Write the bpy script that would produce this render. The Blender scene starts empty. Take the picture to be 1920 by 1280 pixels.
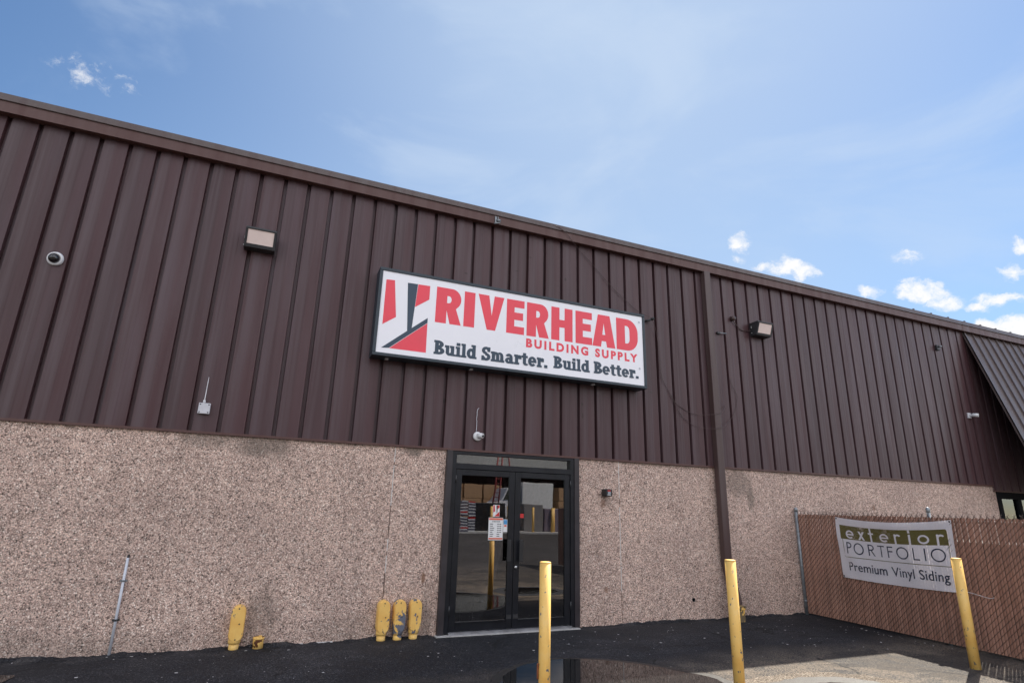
import bpy, bmesh, math, random
from mathutils import Vector, Matrix
random.seed(7)
PI = math.pi
sc = bpy.context.scene
COL = sc.collection

# ------------------------------------------------------------------ camera
cd = bpy.data.cameras.new('camera'); cam = bpy.data.objects.new('camera', cd); COL.objects.link(cam)
_r, _u, _f = Vector((0.91918, -0.39289, 0.02725)), Vector((-0.13519, -0.24978, 0.95882)), Vector((0.3699, 0.88501, 0.28271))
cam.matrix_world = Matrix(((_r.x, _u.x, -_f.x, 2.41035), (_r.y, _u.y, -_f.y, -7.54814), (_r.z, _u.z, -_f.z, 1.5604), (0, 0, 0, 1)))
cd.sensor_width = 36; cd.lens = 1059.03 / 1920 * 36; cd.clip_end = 3000; cd.clip_start = .05
sc.camera = cam

# ------------------------------------------------------------------ light
SUN = Vector((.74, .372, 1)).normalized()
EL = math.asin(SUN.z); AZ = math.atan2(SUN.x, SUN.y)
sd = bpy.data.lights.new('sun', 'SUN'); sd.energy = 4.2; sd.angle = math.radians(.53); sd.color = (1, .93, .82)
so = bpy.data.objects.new('sun', sd); COL.objects.link(so)
so.rotation_euler = (-SUN).to_track_quat('-Z', 'Y').to_euler(); so.location = (20, 10, 30)
sc.view_settings.view_transform = 'Standard'; sc.view_settings.look = 'None'
sc.view_settings.exposure = 1.2; sc.view_settings.gamma = 1

# ------------------------------------------------------------------ node helpers
class NT:
    def __init__(s, tree): s.t = tree; tree.nodes.clear()
    def n(s, typ, **kw):
        nd = s.t.nodes.new('ShaderNode' + typ)
        for k, v in kw.items():
            if k.startswith('i_'):
                nd.inputs[k[2:].replace('_', ' ')].default_value = v
            else: setattr(nd, k, v)
        return nd
    def l(s, a, b): s.t.links.new(a, b); return b
    def put(s, sock, v):
        if hasattr(v, 'links') or isinstance(v, bpy.types.NodeSocket): s.t.links.new(v, sock)
        else: sock.default_value = v
    def m(s, op, a, b=0., c=None, clamp=False):
        nd = s.t.nodes.new('ShaderNodeMath'); nd.operation = op; nd.use_clamp = clamp
        s.put(nd.inputs[0], a); s.put(nd.inputs[1], b)
        if c is not None: s.put(nd.inputs[2], c)
        return nd.outputs[0]
    def mix(s, f, a, b, mode='MIX'):
        nd = s.t.nodes.new('ShaderNodeMix'); nd.data_type = 'RGBA'; nd.blend_type = mode
        s.put(nd.inputs[0], f); s.put(nd.inputs[6], c4(a)); s.put(nd.inputs[7], c4(b)); return nd.outputs[2]
    def ramp(s, f, stops, interp='LINEAR'):
        nd = s.t.nodes.new('ShaderNodeValToRGB'); cr = nd.color_ramp; cr.interpolation = interp
        while len(cr.elements) < len(stops): cr.elements.new(.5)
        for e, (p, c) in zip(cr.elements, stops): e.position = p; e.color = c4(c)
        s.put(nd.inputs[0], f); return nd.outputs[0]
    def rng(s, f, a, b, c=0., d=1., smooth=False):
        nd = s.t.nodes.new('ShaderNodeMapRange'); nd.clamp = True
        if smooth: nd.interpolation_type = 'SMOOTHSTEP'
        s.put(nd.inputs[0], f)
        for i, v in enumerate((a, b, c, d)): s.put(nd.inputs[i + 1], v)
        return nd.outputs[0]
    def map(s, vec, scale=(1, 1, 1), loc=(0, 0, 0), rot=(0, 0, 0)):
        nd = s.t.nodes.new('ShaderNodeMapping'); nd.inputs['Scale'].default_value = scale
        nd.inputs['Location'].default_value = loc; nd.inputs['Rotation'].default_value = rot
        s.l(vec, nd.inputs['Vector']); return nd.outputs[0]
    def noise(s, vec, scale, detail=4, rough=.55, dist=0, out='Fac'):
        nd = s.t.nodes.new('ShaderNodeTexNoise'); s.l(vec, nd.inputs['Vector'])
        nd.inputs['Scale'].default_value = scale; nd.inputs['Detail'].default_value = detail
        nd.inputs['Roughness'].default_value = rough; nd.inputs['Distortion'].default_value = dist
        return nd.outputs[out]
    def vor(s, vec, scale, feature='F1', rnd=1.):
        nd = s.t.nodes.new('ShaderNodeTexVoronoi'); nd.feature = feature; s.l(vec, nd.inputs['Vector'])
        nd.inputs['Scale'].default_value = scale; nd.inputs['Randomness'].default_value = rnd; return nd
def c4(c):
    if isinstance(c, bpy.types.NodeSocket): return c
    return tuple(c) + (1.,) if len(c) == 3 else tuple(c)

# ------------------------------------------------------------------ sky
wd = bpy.data.worlds.new('World'); sc.world = wd; wd.use_nodes = True
T = NT(wd.node_tree)
sky = T.n('TexSky'); sky.sky_type = 'NISHITA'; sky.sun_disc = False
sky.sun_elevation = EL; sky.sun_rotation = AZ
sky.air_density = 1.0; sky.dust_density = .1; sky.ozone_density = 3.0; sky.altitude = 20
geo = T.n('TexCoord'); D = geo.outputs['Generated']
# small fair-weather clouds, each an elliptical patch of sky directions broken up by noise
CLOUDS = [
 (135.2,43.35,30.36,-53.2,-114.9,138.1,.3),(79.75,20.33,16.54,-38.14,-82.37,99.01,.36),(65.31,15.02,13.12,-33.67,-72.53,90.09,.4),
 (69.52,14.66,13.62,-48.87,-105.4,128.5,.38),(62.19,11.58,11.79,-32.38,-69.66,87.77,.5),(44.54,-43.43,-5.03,-12.82,-25.94,58.48,.9),
 (80.72,-78.22,-9.0,-27.2,-54.46,132.1,.6),(46.43,-47.95,-5.94,-26.92,-53.68,134.2,.75),(20.88,-23.35,-3.14,-12.14,-24.19,60.78,1.),
 (33.58,-39.2,-5.48,-12.61,-24.98,65.25,1.),(33.07,-51.02,-8.63,-17.68,-35.43,85.49,.8),(30.75,-42.94,-6.85,-19.02,-37.07,106.9,.8),
 (18.57,-29.41,-5.04,-11.03,-21.56,61.14,1.),(25.0,-41.93,-7.4,-15.35,-29.7,89.49,1.),(16.81,-32.66,-6.14,-17.56,-34.04,101.4,.9),
 (28.13,-51.87,-9.55,-24.19,-46.58,144.2,.8),(26.27,-52.19,-9.89,-15.9,-31.51,82.1,.9),(38.27,-77.83,-14.88,-18.91,-38.19,87.32,1.),
 (13.48,-27.41,-5.24,-7.24,-13.57,48.57,1.3),(32.37,-60.88,-11.3,-14.36,-27.06,94.24,1.2)]
wob = T.noise(D, 22, 5, .6, out='Color')
off = T.n('VectorMath', operation='MULTIPLY_ADD'); T.l(wob, off.inputs[0]); off.inputs[1].default_value = (.035,) * 3; off.inputs[2].default_value = (-.0175,) * 3
Dw = T.n('VectorMath', operation='ADD'); T.l(D, Dw.inputs[0]); T.l(off.outputs[0], Dw.inputs[1]); Dw = Dw.outputs[0]
cm = None
for i_, a in enumerate(CLOUDS):
    if i_ < 5: a = tuple(v * .62 for v in a[:6]) + (a[6] * .95,)   # thin torn wisps
    d1 = T.n('VectorMath', operation='DOT_PRODUCT'); T.l(Dw, d1.inputs[0]); d1.inputs[1].default_value = a[0:3]
    d2 = T.n('VectorMath', operation='DOT_PRODUCT'); T.l(Dw, d2.inputs[0]); d2.inputs[1].default_value = a[3:6]
    q = T.m('ADD', T.m('POWER', d1.outputs['Value'], 2.), T.m('POWER', d2.outputs['Value'], 2.))
    v = T.m('MULTIPLY', T.rng(q, 0., 2.2, 1., 0.), a[6])
    cm = v if cm is None else T.m('MAXIMUM', cm, v)
# keep the patches in the upper hemisphere ahead (a direction and its opposite share the same dots)
up = T.n('SeparateXYZ'); T.l(D, up.inputs[0]); cm = T.m('MULTIPLY', cm, T.rng(up.outputs[2], .0, .1))
dn = T.noise(T.map(Dw, (1, 1, 1.5)), 30, 9, .66)
dens = T.rng(T.m('ADD', cm, T.m('MULTIPLY', T.m('SUBTRACT', dn, .5), 2.6)), .3, 1.15, 0, 1, True)
dens = T.m('MULTIPLY', dens, T.rng(cm, .02, .3))
cirr = T.noise(T.map(D, (1.2, 1.2, 3.2)), 2.2, 6, .55, .6)
veil = T.rng(cirr, .44, .7, 0, .4, True)
sundot = T.n('VectorMath', operation='DOT_PRODUCT'); T.l(D, sundot.inputs[0]); sundot.inputs[1].default_value = (.399, .587, .705)
aur = T.m('POWER', T.m('MAXIMUM', sundot.outputs['Value'], 0.), 6.5)      # thin high haze scattering light forward
hs = T.n('HueSaturation'); hs.inputs['Saturation'].default_value = 1.13; hs.inputs['Value'].default_value = .92; T.l(sky.outputs[0], hs.inputs['Color'])
base = T.mix(T.m('MULTIPLY', aur, .82), hs.outputs[0], (3.3, 4.15, 5.4))
base = T.mix(T.m('MULTIPLY', T.rng(up.outputs[2], .62, .3, 0, 1, True), T.rng(sundot.outputs['Value'], .6, .95, 0, .5)), base, (3.3, 4.3, 5.5))
base = T.mix(T.m('MULTIPLY', veil, T.rng(up.outputs[2], .05, .5)), base, (3.9, 4.6, 5.6))
# bright cumulus added to the unseen sky behind the camera, lifting light on the wall
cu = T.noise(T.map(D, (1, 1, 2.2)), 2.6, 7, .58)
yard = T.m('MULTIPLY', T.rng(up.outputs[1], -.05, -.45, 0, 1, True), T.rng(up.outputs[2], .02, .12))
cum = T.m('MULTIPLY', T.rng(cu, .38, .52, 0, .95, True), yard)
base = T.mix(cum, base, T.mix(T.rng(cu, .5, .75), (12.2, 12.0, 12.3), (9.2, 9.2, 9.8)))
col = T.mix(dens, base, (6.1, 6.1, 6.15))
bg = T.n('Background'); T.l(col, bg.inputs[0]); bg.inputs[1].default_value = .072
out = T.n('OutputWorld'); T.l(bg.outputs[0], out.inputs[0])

# ------------------------------------------------------------------ materials
def newmat(name):
    m = bpy.data.materials.new(name); m.use_nodes = True; t = NT(m.node_tree)
    o = t.n('OutputMaterial'); b = t.n('BsdfPrincipled'); t.l(b.outputs[0], o.inputs[0])
    t.b = b; t.o = o; t.obj = t.n('TexCoord').outputs['Object']; return m, t
def simple(name, col, rough=.5, metal=0., var=.12, scale=6., bump=0., spec=.5):
    m, t = newmat(name); b = t.b
    n = t.noise(t.obj, scale, 6, .6)
    lo = tuple(c * (1 - var) for c in col); hi = tuple(min(1, c * (1 + var)) for c in col)
    t.l(t.ramp(n, [(.3, lo), (.7, hi)]), b.inputs['Base Color'])
    t.l(t.rng(n, .3, .7, rough * .85, min(1, rough * 1.15)), b.inputs['Roughness'])
    b.inputs['Metallic'].default_value = metal; b.inputs['Specular IOR Level'].default_value = spec
    if bump:
        bp = t.n('Bump'); bp.inputs['Strength'].default_value = bump; bp.inputs['Distance'].default_value = .01
        t.l(t.noise(t.obj, scale * 6, 4), bp.inputs['Height']); t.l(bp.outputs[0], b.inputs['Normal'])
    return m
def stains(t, spots, wobble=.25, scale=3.):
    """sum of ragged stain patches at (x, z, rx, rz, strength) on a wall lying in the xz plane"""
    s = t.n('SeparateXYZ'); t.l(t.obj, s.inputs[0]); n = t.noise(t.obj, scale, 6, .65); tot = None
    for x, z, rx, rz, k in spots:
        q = t.m('ADD', t.m('POWER', t.m('DIVIDE', t.m('SUBTRACT', s.outputs[0], x), rx), 2.), t.m('POWER', t.m('DIVIDE', t.m('SUBTRACT', s.outputs[2], z), rz), 2.))
        v = t.m('MULTIPLY', t.rng(t.m('ADD', q, t.m('MULTIPLY', t.m('SUBTRACT', n, .5), wobble * 8)), .0, 1.5, 1., 0., True), k)
        tot = v if tot is None else t.m('MAXIMUM', tot, v)
    return tot
M = {}
# exposed aggregate concrete
def aggregate():
    m, t = newmat('exposed_aggregate'); b = t.b
    v1 = t.vor(t.obj, 74); v2 = t.vor(t.obj, 120)
    s1 = t.n('SeparateColor'); t.l(v1.outputs['Color'], s1.inputs[0]); s2 = t.n('SeparateColor'); t.l(v2.outputs['Color'], s2.inputs[0])
    st = [(0, (.06, .048, .046)), (.085, (.22, .16, .145)), (.19, (.44, .33, .295)), (.36, (.62, .49, .44)), (.62, (.74, .61, .55)), (.82, (.54, .46, .43)), (.92, (.86, .8, .76))]
    c1 = t.ramp(s1.outputs[0], st, 'CONSTANT'); c2 = t.ramp(s2.outputs[1], st, 'CONSTANT')
    pick = t.rng(s1.outputs[2], .55, .56)
    c = t.mix(pick, c1, c2)
    cl = t.noise(t.obj, 11, 4, .7); dk = t.m('MULTIPLY', t.rng(t.m('ADD', s2.outputs[2], t.m('MULTIPLY', t.m('SUBTRACT', cl, .5), 1.6)), .80, .86), .8); c = t.mix(dk, c, (.10, .075, .065))
    c = t.mix(1., c, (1.10, 1.035, .995), 'MULTIPLY')
    gap = t.rng(v1.outputs['Distance'], .42, .72); c = t.mix(t.m('MULTIPLY', gap, .75), c, (.31, .24, .21))
    big = t.noise(t.obj, 1.1, 5, .6); c = t.mix(1., c, t.ramp(big, [(.3, (.92, .89, .87)), (.7, (1.2, 1.16, 1.12))]), 'MULTIPLY')
    sp = stains(t, [(1.75, 2.25, .32, .12, .5), (2.35, 2.22, .36, .17, .65), (2.05, 2.29, .5, .05, .5), (4.2, 2.28, .14, .09, .7), (9.8, 2.08, .28, .26, .5), (10.05, 1.85, .09, .24, .6), (2.6, .25, .22, .42, .4), (4.5, .2, .09, .36, .5), (3.6, .1, .6, .18, .25), (.4, .05, 1.6, .2, .3), (7.2, 1.7, .06, .1, .3), (3.1, 2.29, .6, .03, .4), (8.2, 2.29, .9, .03, .4), (12, 2.29, 1.3, .035, .35)])
    c = t.mix(sp, c, (.13, .11, .092))
    rust = stains(t, [(4.44, .68, .03, .07, .8), (7.16, .47, .04, .05, .6), (7.13, 1.66, .05, .09, .5), (13.1, 1.75, .04, .06, .6)], .15, 20)
    c = t.mix(rust, c, (.17, .075, .035))
    t.l(c, b.inputs['Base Color']); b.inputs['Roughness'].default_value = .8; b.inputs['Specular IOR Level'].default_value = .3
    bp = t.n('Bump'); bp.inputs['Strength'].default_value = .45; bp.inputs['Distance'].default_value = .006; bp.invert = True
    t.l(t.m('ADD', v1.outputs['Distance'], t.m('MULTIPLY', v2.outputs['Distance'], .4)), bp.inputs['Height']); t.l(bp.outputs[0], b.inputs['Normal'])
    return m
M['agg'] = aggregate()
def brown_metal(name, col, rough=.42, streak=.35, pan=True):
    m, t = newmat(name); b = t.b
    s = t.n('SeparateXYZ'); t.l(t.obj, s.inputs[0])
    st = t.noise(t.map(t.obj, (4.2, 4.2, .2)), 2.0, 4, .5); st2 = t.noise(t.map(t.obj, (14, 14, .3)), 2., 3, .5)
    k = t.m('ADD', t.m('MULTIPLY', st, .78), t.m('MULTIPLY', st2, .22))
    lo = (col[0] * (1 - streak * .55), col[1] * (1 - streak), col[2] * (1 - streak * .95)); hi = (col[0] * (1 + streak * .45), col[1] * (1 + streak * .8), col[2] * (1 + streak * .95))
    c = t.ramp(k, [(.34, lo), (.5, col), (.66, hi)])
    if pan:
        wn = t.n('TexWhiteNoise', noise_dimensions='1D'); t.l(t.m('FLOOR', t.m('DIVIDE', s.outputs[0], .3048)), wn.inputs['W'])
        c = t.mix(1., c, t.ramp(wn.outputs['Value'], [(0, (.86, .84, .84)), (.5, (1.0, .98, 1.0)), (1, (1.12, 1.1, 1.1))]), 'MULTIPLY')
    if pan:   # left half of each pan lighter and greyer, right half darker and redder
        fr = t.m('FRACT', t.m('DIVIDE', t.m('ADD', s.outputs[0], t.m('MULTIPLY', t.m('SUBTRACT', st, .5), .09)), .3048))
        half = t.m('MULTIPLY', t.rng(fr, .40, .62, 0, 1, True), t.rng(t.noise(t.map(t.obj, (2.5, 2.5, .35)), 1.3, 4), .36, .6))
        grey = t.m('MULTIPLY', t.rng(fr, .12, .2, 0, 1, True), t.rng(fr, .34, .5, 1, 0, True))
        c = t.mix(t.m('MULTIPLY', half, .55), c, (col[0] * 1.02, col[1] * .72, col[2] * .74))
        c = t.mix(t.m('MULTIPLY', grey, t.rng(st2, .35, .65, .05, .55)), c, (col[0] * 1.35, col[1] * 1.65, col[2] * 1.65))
        sp = stains(t, [(6.77, 3.13, .018, .03, .9), (6.775, 2.95, .016, .045, .8), (6.76, 3.04, .008, .08, .6), (4.58, 2.98, .02, .035, .8), (5.62, 5.13, .035, .012, .8), (6.475, 5.15, .02, .03, .8), (4.78, 4.93, .03, .014, .7), (5.84, 5.41, .03, .01, .7), (8.07, 3.45, .05, .008, .7), (9.93, 3.2, .012, .09, .5), (12.3, 4.4, .012, .02, .7), (13.6, 3.4, .012, .02, .7), (15.9, 5.0, .02, .03, .6)], .1, 25)
        c = t.mix(sp, c, (.03, .018, .016))
    v = t.vor(t.obj, 2.3); sv = t.n('SeparateColor'); t.l(v.outputs['Color'], sv.inputs[0])
    dist = t.m('ADD', v.outputs['Distance'], t.m('MULTIPLY', t.m('SUBTRACT', t.noise(t.obj, 40, 3), .5), .06))
    spot = t.m('MULTIPLY', t.rng(dist, .018, .034, 1, 0), t.rng(sv.outputs[0], .5, .52))
    c = t.mix(t.m('MULTIPLY', spot, .85), c, (.022, .016, .015))
    b.inputs['Specular IOR Level'].default_value = .38; t.l(c, b.inputs['Base Color']); t.l(t.rng(k, .3, .7, rough * 1.2, rough * .85), b.inputs['Roughness'])
    bp = t.n('Bump'); bp.inputs['Strength'].default_value = .2; bp.inputs['Distance'].default_value = .02
    t.l(t.noise(t.map(t.obj, (3, 3, 1)), 2.5, 3), bp.inputs['Height']); t.l(bp.outputs[0], b.inputs['Normal'])
    return m
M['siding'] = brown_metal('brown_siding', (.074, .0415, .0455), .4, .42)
M['fascia'] = brown_metal('brown_fascia', (.10, .049, .043), .42, .2, False)
M['roofmetal'] = brown_metal('brown_roof', (.105, .08, .076), .36, .2, False)
M['spout'] = brown_metal('brown_downspout', (.085, .055, .052), .36, .22, False)
M['bronze'] = simple('bronze_aluminium', (.04, .034, .038), .42, .0, .2, 5, 0, .4)
M['blackframe'] = simple('black_aluminium', (.011, .012, .016), .34, 0, .25, 5, 0, .35)
M['threshold'] = simple('worn_aluminium_sill', (.33, .33, .35), .45, .6, .2, 9, .1)
M['sillconc'] = simple('pale_concrete', (.46, .45, .44), .85, 0, .2, 14, .3)
M['sealant'] = simple('white_sealant', (.62, .61, .6), .7, 0, .15, 20)
M['rubber'] = simple('black_plastic', (.018, .018, .02), .45, 0, .3, 8)
M['white'] = simple('white_plastic', (.72, .72, .74), .4, 0, .06, 10)
M['pvc'] = simple('white_pvc', (.62, .64, .7), .4, 0, .08, 6)
M['grey'] = simple('grey_box_plastic', (.6, .6, .64), .5, 0, .08, 10)
M['galv'] = simple('galvanised_steel', (.26, .28, .30), .5, .55, .3, 14)
M['wiremetal'] = simple('fence_wire', (.075, .05, .042), .4, .2, .3, 30)
M['steel'] = simple('bright_steel', (.6, .6, .6), .3, .9, .1, 20)
M['lens'] = simple('peach_lens', (.88, .72, .67), .25, 0, .06, 4)
M['lampbody'] = simple('dark_bronze_casting', (.03, .03, .033), .45, 0, .3, 18, .1)
M['glassblack'] = simple('black_dome_glass', (.01, .01, .012), .05, 0, .1, 3, 0, .8)
M['signwhite'] = simple('sign_face_white', (.9, .9, .95), .3, 0, .03, 1.5)
M['signred'] = simple('sign_red', (.86, .06, .095), .35, 0, .05, 3)
M['signnavy'] = simple('sign_navy', (.022, .05, .085), .35, 0, .08, 3)
M['signframe'] = simple('sign_frame_navy', (.02, .034, .048), .4, 0, .2, 6)
M['signgrey'] = simple('sign_grey', (.34, .37, .42), .5)
M['red'] = simple('red_paint', (.55, .03, .03), .4)
M['paper'] = simple('white_paper', (.75, .75, .76), .6, 0, .03)
M['ink'] = simple('black_ink', (.03, .03, .035), .6)
M['orange'] = simple('orange_ink', (.7, .16, .1), .6)
M['blue'] = simple('blue_ink', (.08, .3, .6), .5)
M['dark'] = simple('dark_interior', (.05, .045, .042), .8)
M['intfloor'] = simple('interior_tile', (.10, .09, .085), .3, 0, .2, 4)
M['rusty'] = None
def yellow(name, thr, scale=7., seed=0., edge=.0, under=(.13, .14, .17)):
    m, t = newmat(name); b = t.b
    n = t.noise(t.map(t.obj, (1, 1, .7), (seed, seed * 1.7, seed * .6)), scale, 5, .55, .4)
    n2 = t.noise(t.obj, 5, 5, .6)
    c = t.ramp(n2, [(.3, (.86, .49, .12)), (.55, (.93, .59, .17)), (.75, (.88, .61, .25))])
    f = t.rng(n, thr, thr + .015)
    f = t.m('MAXIMUM', f, t.rng(t.noise(t.map(t.obj, (1, 1, .6), (seed + 3, seed, 2)), 26, 5, .62), .635, .65))
    c = t.mix(f, c, under)
    gr = t.noise(t.map(t.obj, (22, 22, 1.6), (seed, 0, 0)), 1.4, 5, .65)
    c = t.mix(t.rng(gr, .62, .85, 0, .5), c, (.22, .14, .06))
    t.l(c, b.inputs['Base Color']); t.l(t.rng(f, 0, 1, .5, .7), b.inputs['Roughness'])
    bp = t.n('Bump'); bp.inputs['Strength'].default_value = .35; bp.inputs['Distance'].default_value = .003; bp.invert = True
    t.l(t.m('ADD', f, t.m('MULTIPLY', n2, .4)), bp.inputs['Height']); t.l(bp.outputs[0], b.inputs['Normal'])
    return m
M['ypost'] = yellow('yellow_bollard_paint', .80, 5, 1.3)
M['yint'] = yellow('yellow_paint_intact', .84, 6, 4.)
M['yint2'] = yellow('yellow_paint_sound', .84, 6, 9.)
M['ypeel'] = yellow('yellow_paint_peeling', .53, 7, 2.2, 0, (.14, .15, .19))
M['ychip'] = yellow('yellow_paint_chipped', .575, 7, 6.1, 0, (.14, .15, .19))
M['yrust'] = yellow('rusty_yellow_paint', .5, 16, 5.5, 0, (.12, .04, .015))
M['yboot'] = yellow('stained_yellow_iron', .45, 12, 3.3, 0, (.16, .12, .07))
# asphalt
def asphalt():
    m, t = newmat('asphalt'); b = t.b
    big = t.noise(t.obj, .45, 6, .6); mid = t.noise(t.obj, 3., 6, .65)
    v = t.vor(t.obj, 120); sv = t.n('SeparateColor'); t.l(v.outputs['Color'], sv.inputs[0])
    c = t.ramp(sv.outputs[0], [(0, (.016, .016, .017)), (.3, (.029, .030, .035)), (.6, (.046, .047, .054)), (.85, (.072, .072, .078)), (.965, (.17, .16, .15))], 'CONSTANT')
    c = t.mix(1., c, t.ramp(t.m('ADD', t.m('MULTIPLY', big, .6), t.m('MULTIPLY', mid, .4)), [(.34, (.30, .31, .345)), (.5, (.62, .63, .67)), (.66, (1.25, 1.22, 1.2))]), 'MULTIPLY')
    # dry sandy silt that has washed across the lot away from the wall
    s = t.n('SeparateXYZ'); t.l(t.obj, s.inputs[0])
    yy = t.m('ADD', s.outputs[1], t.m('MULTIPLY', t.m('SUBTRACT', big, .5), 1.2))
    sand = t.m('MULTIPLY', t.m('MULTIPLY', t.rng(yy, -1.6, -2.3), t.rng(yy, -9, -4.5, .25, 1)), t.rng(t.m('ADD', mid, t.m('MULTIPLY', t.m('SUBTRACT', sv.outputs[1], .5), .5)), .3, .62))
    c = t.mix(t.m('MULTIPLY', sand, .8), c, t.mix(sv.outputs[2], (.135, .108, .082), (.28, .23, .178)))
    dry = t.m('MULTIPLY', t.rng(s.outputs[1], -.02, -.35, 1, 0), t.rng(mid, .5, .7)); c = t.mix(t.m('MULTIPLY', dry, .35), c, (.16, .145, .135))
    ed = t.vor(t.noise(t.obj, 1.3, 3, .6, out='Color') if False else t.obj, .55, 'DISTANCE_TO_EDGE')
    wv = t.n('VectorMath', operation='MULTIPLY_ADD'); t.l(t.noise(t.obj, 2.2, 5, .65, out='Color'), wv.inputs[0]); wv.inputs[1].default_value = (.5,) * 3; t.l(t.obj, wv.inputs[2]); t.l(wv.outputs[0], ed.inputs['Vector'])
    crack = t.m('MULTIPLY', t.rng(ed.outputs['Distance'], .004, .011, 1, 0), t.rng(t.noise(t.obj, .7, 3), .46, .52)); c = t.mix(t.m('MULTIPLY', crack, .85), c, (.008, .008, .008))
    tar = t.rng(t.noise(t.map(t.obj, (.5, 1.6, 1)), .8, 4, .6, .5), .56, .585); c = t.mix(t.m('MULTIPLY', tar, .45), c, (.02, .02, .022))
    t.l(c, b.inputs['Base Color']); t.l(t.rng(mid, .3, .7, .72, .95), b.inputs['Roughness']); b.inputs['Specular IOR Level'].default_value = .3
    bp = t.n('Bump'); bp.inputs['Strength'].default_value = .7; bp.inputs['Distance'].default_value = .006; bp.invert = True
    t.l(t.m('ADD', v.outputs['Distance'], t.m('MULTIPLY', mid, .6)), bp.inputs['Height']); t.l(bp.outputs[0], b.inputs['Normal'])
    return m
M['asphalt'] = asphalt()
def water():
    m, t = newmat('puddle_water'); b = t.b
    n = t.noise(t.obj, 5, 5); t.l(t.ramp(n, [(.3, (.012, .012, .013)), (.7, (.022, .021, .02))]), b.inputs['Base Color'])
    b.inputs['Roughness'].default_value = .03; b.inputs['IOR'].default_value = 1.33; b.inputs['Specular IOR Level'].default_value = .5
    bp = t.n('Bump'); bp.inputs['Strength'].default_value = .03; bp.inputs['Distance'].default_value = .01
    t.l(t.noise(t.obj, 9, 3), bp.inputs['Height']); t.l(bp.outputs[0], b.inputs['Normal']); return m
M['water'] = water()
def damp():
    m, t = newmat('damp_asphalt'); b = t.b
    v = t.vor(t.obj, 120); sv = t.n('SeparateColor'); t.l(v.outputs['Color'], sv.inputs[0])
    t.l(t.ramp(sv.outputs[0], [(0, (.012, .012, .012)), (.5, (.024, .022, .02)), (.9, (.05, .045, .04))], 'CONSTANT'), b.inputs['Base Color']); b.inputs['Roughness'].default_value = .45
    bp = t.n('Bump'); bp.inputs['Strength'].default_value = .5; bp.inputs['Distance'].default_value = .006; bp.invert = True
    t.l(v.outputs['Distance'], bp.inputs['Height']); t.l(bp.outputs[0], b.inputs['Normal']); return m
M['damp'] = damp()
def silt():
    m, t = newmat('sandy_silt'); b = t.b
    v = t.vor(t.obj, 110); sv = t.n('SeparateColor'); t.l(v.outputs['Color'], sv.inputs[0])
    c = t.ramp(sv.outputs[0], [(0, (.07, .055, .045)), (.3, (.16, .13, .1)), (.6, (.25, .21, .165)), (.9, (.4, .36, .3))], 'CONSTANT')
    t.l(t.mix(1., c, t.ramp(t.noise(t.obj, 2.5, 5), [(.3, (.7, .68, .66)), (.7, (1.15, 1.12, 1.08))]), 'MULTIPLY'), b.inputs['Base Color']); b.inputs['Roughness'].default_value = .95
    bp = t.n('Bump'); bp.inputs['Strength'].default_value = .8; bp.inputs['Distance'].default_value = .008; bp.invert = True
    t.l(v.outputs['Distance'], bp.inputs['Height']); t.l(bp.outputs[0], b.inputs['Normal']); return m
M['silt'] = silt()
def glass():
    m, t = newmat('tinted_glass'); t.t.nodes.remove(t.b)
    fr = t.n('Fresnel'); fr.inputs[0].default_value = 2.6
    tr = t.n('BsdfTransparent'); tr.inputs[0].default_value = (.42, .42, .43, 1)
    gl = t.n('BsdfGlossy'); gl.inputs['Color'].default_value = (.92, .9, .92, 1); gl.inputs['Roughness'].default_value = .012
    bp = t.n('Bump'); bp.inputs['Strength'].default_value = .009; bp.inputs['Distance'].default_value = .05
    t.l(t.noise(t.obj, 1.6, 2), bp.inputs['Height']); t.l(bp.outputs[0], gl.inputs['Normal'])
    mx = t.n('MixShader'); t.l(fr.outputs[0], mx.inputs[0]); t.l(tr.outputs[0], mx.inputs[1]); t.l(gl.outputs[0], mx.inputs[2]); t.l(mx.outputs[0], t.o.inputs[0]); return m
M['glass'] = glass()
def cloth(name, col, trans=.35):
    m, t = newmat(name); t.t.nodes.remove(t.b)
    n = t.noise(t.obj, 60, 3); c = t.ramp(n, [(.3, tuple(x * .95 for x in col)), (.7, tuple(min(1, x * 1.04) for x in col))])
    d = t.n('BsdfDiffuse'); t.l(c, d.inputs[0]); tl = t.n('BsdfTranslucent'); t.l(c, tl.inputs[0])
    mx = t.n('MixShader'); mx.inputs[0].default_value = trans; t.l(d.outputs[0], mx.inputs[1]); t.l(tl.outputs[0], mx.inputs[2])
    g = t.n('BsdfGlossy'); g.inputs['Roughness'].default_value = .35; fr = t.n('Fresnel'); fr.inputs[0].default_value = 1.4
    m2 = t.n('MixShader'); t.l(fr.outputs[0], m2.inputs[0]); t.l(mx.outputs[0], m2.inputs[1]); t.l(g.outputs[0], m2.inputs[2]); t.l(m2.outputs[0], t.o.inputs[0]); return m
M['banner'] = cloth('banner_vinyl', (.93, .89, .93), .3); M['olive'] = cloth('banner_olive', (.17, .15, .05), .3)
M['bnavy'] = cloth('banner_navy', (.02, .028, .06), .1)
def slatmat():
    m, t = newmat('brown_slat_plastic'); b = t.b
    s = t.n('SeparateXYZ'); t.l(t.obj, s.inputs[0])
    wn = t.n('TexWhiteNoise', noise_dimensions='1D'); t.l(t.m('FLOOR', t.m('DIVIDE', s.outputs[0], .0375)), wn.inputs['W'])
    c = t.ramp(wn.outputs['Value'], [(0, (.29, .15, .105)), (.5, (.36, .19, .135)), (1, (.42, .23, .165))])
    c = t.mix(1., c, t.ramp(t.noise(t.obj, 3, 5), [(.3, (.8, .8, .8)), (.7, (1.12, 1.1, 1.1))]), 'MULTIPLY')
    t.l(c, b.inputs['Base Color']); b.inputs['Roughness'].default_value = .5; return m
M['slat'] = slatmat()

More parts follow.
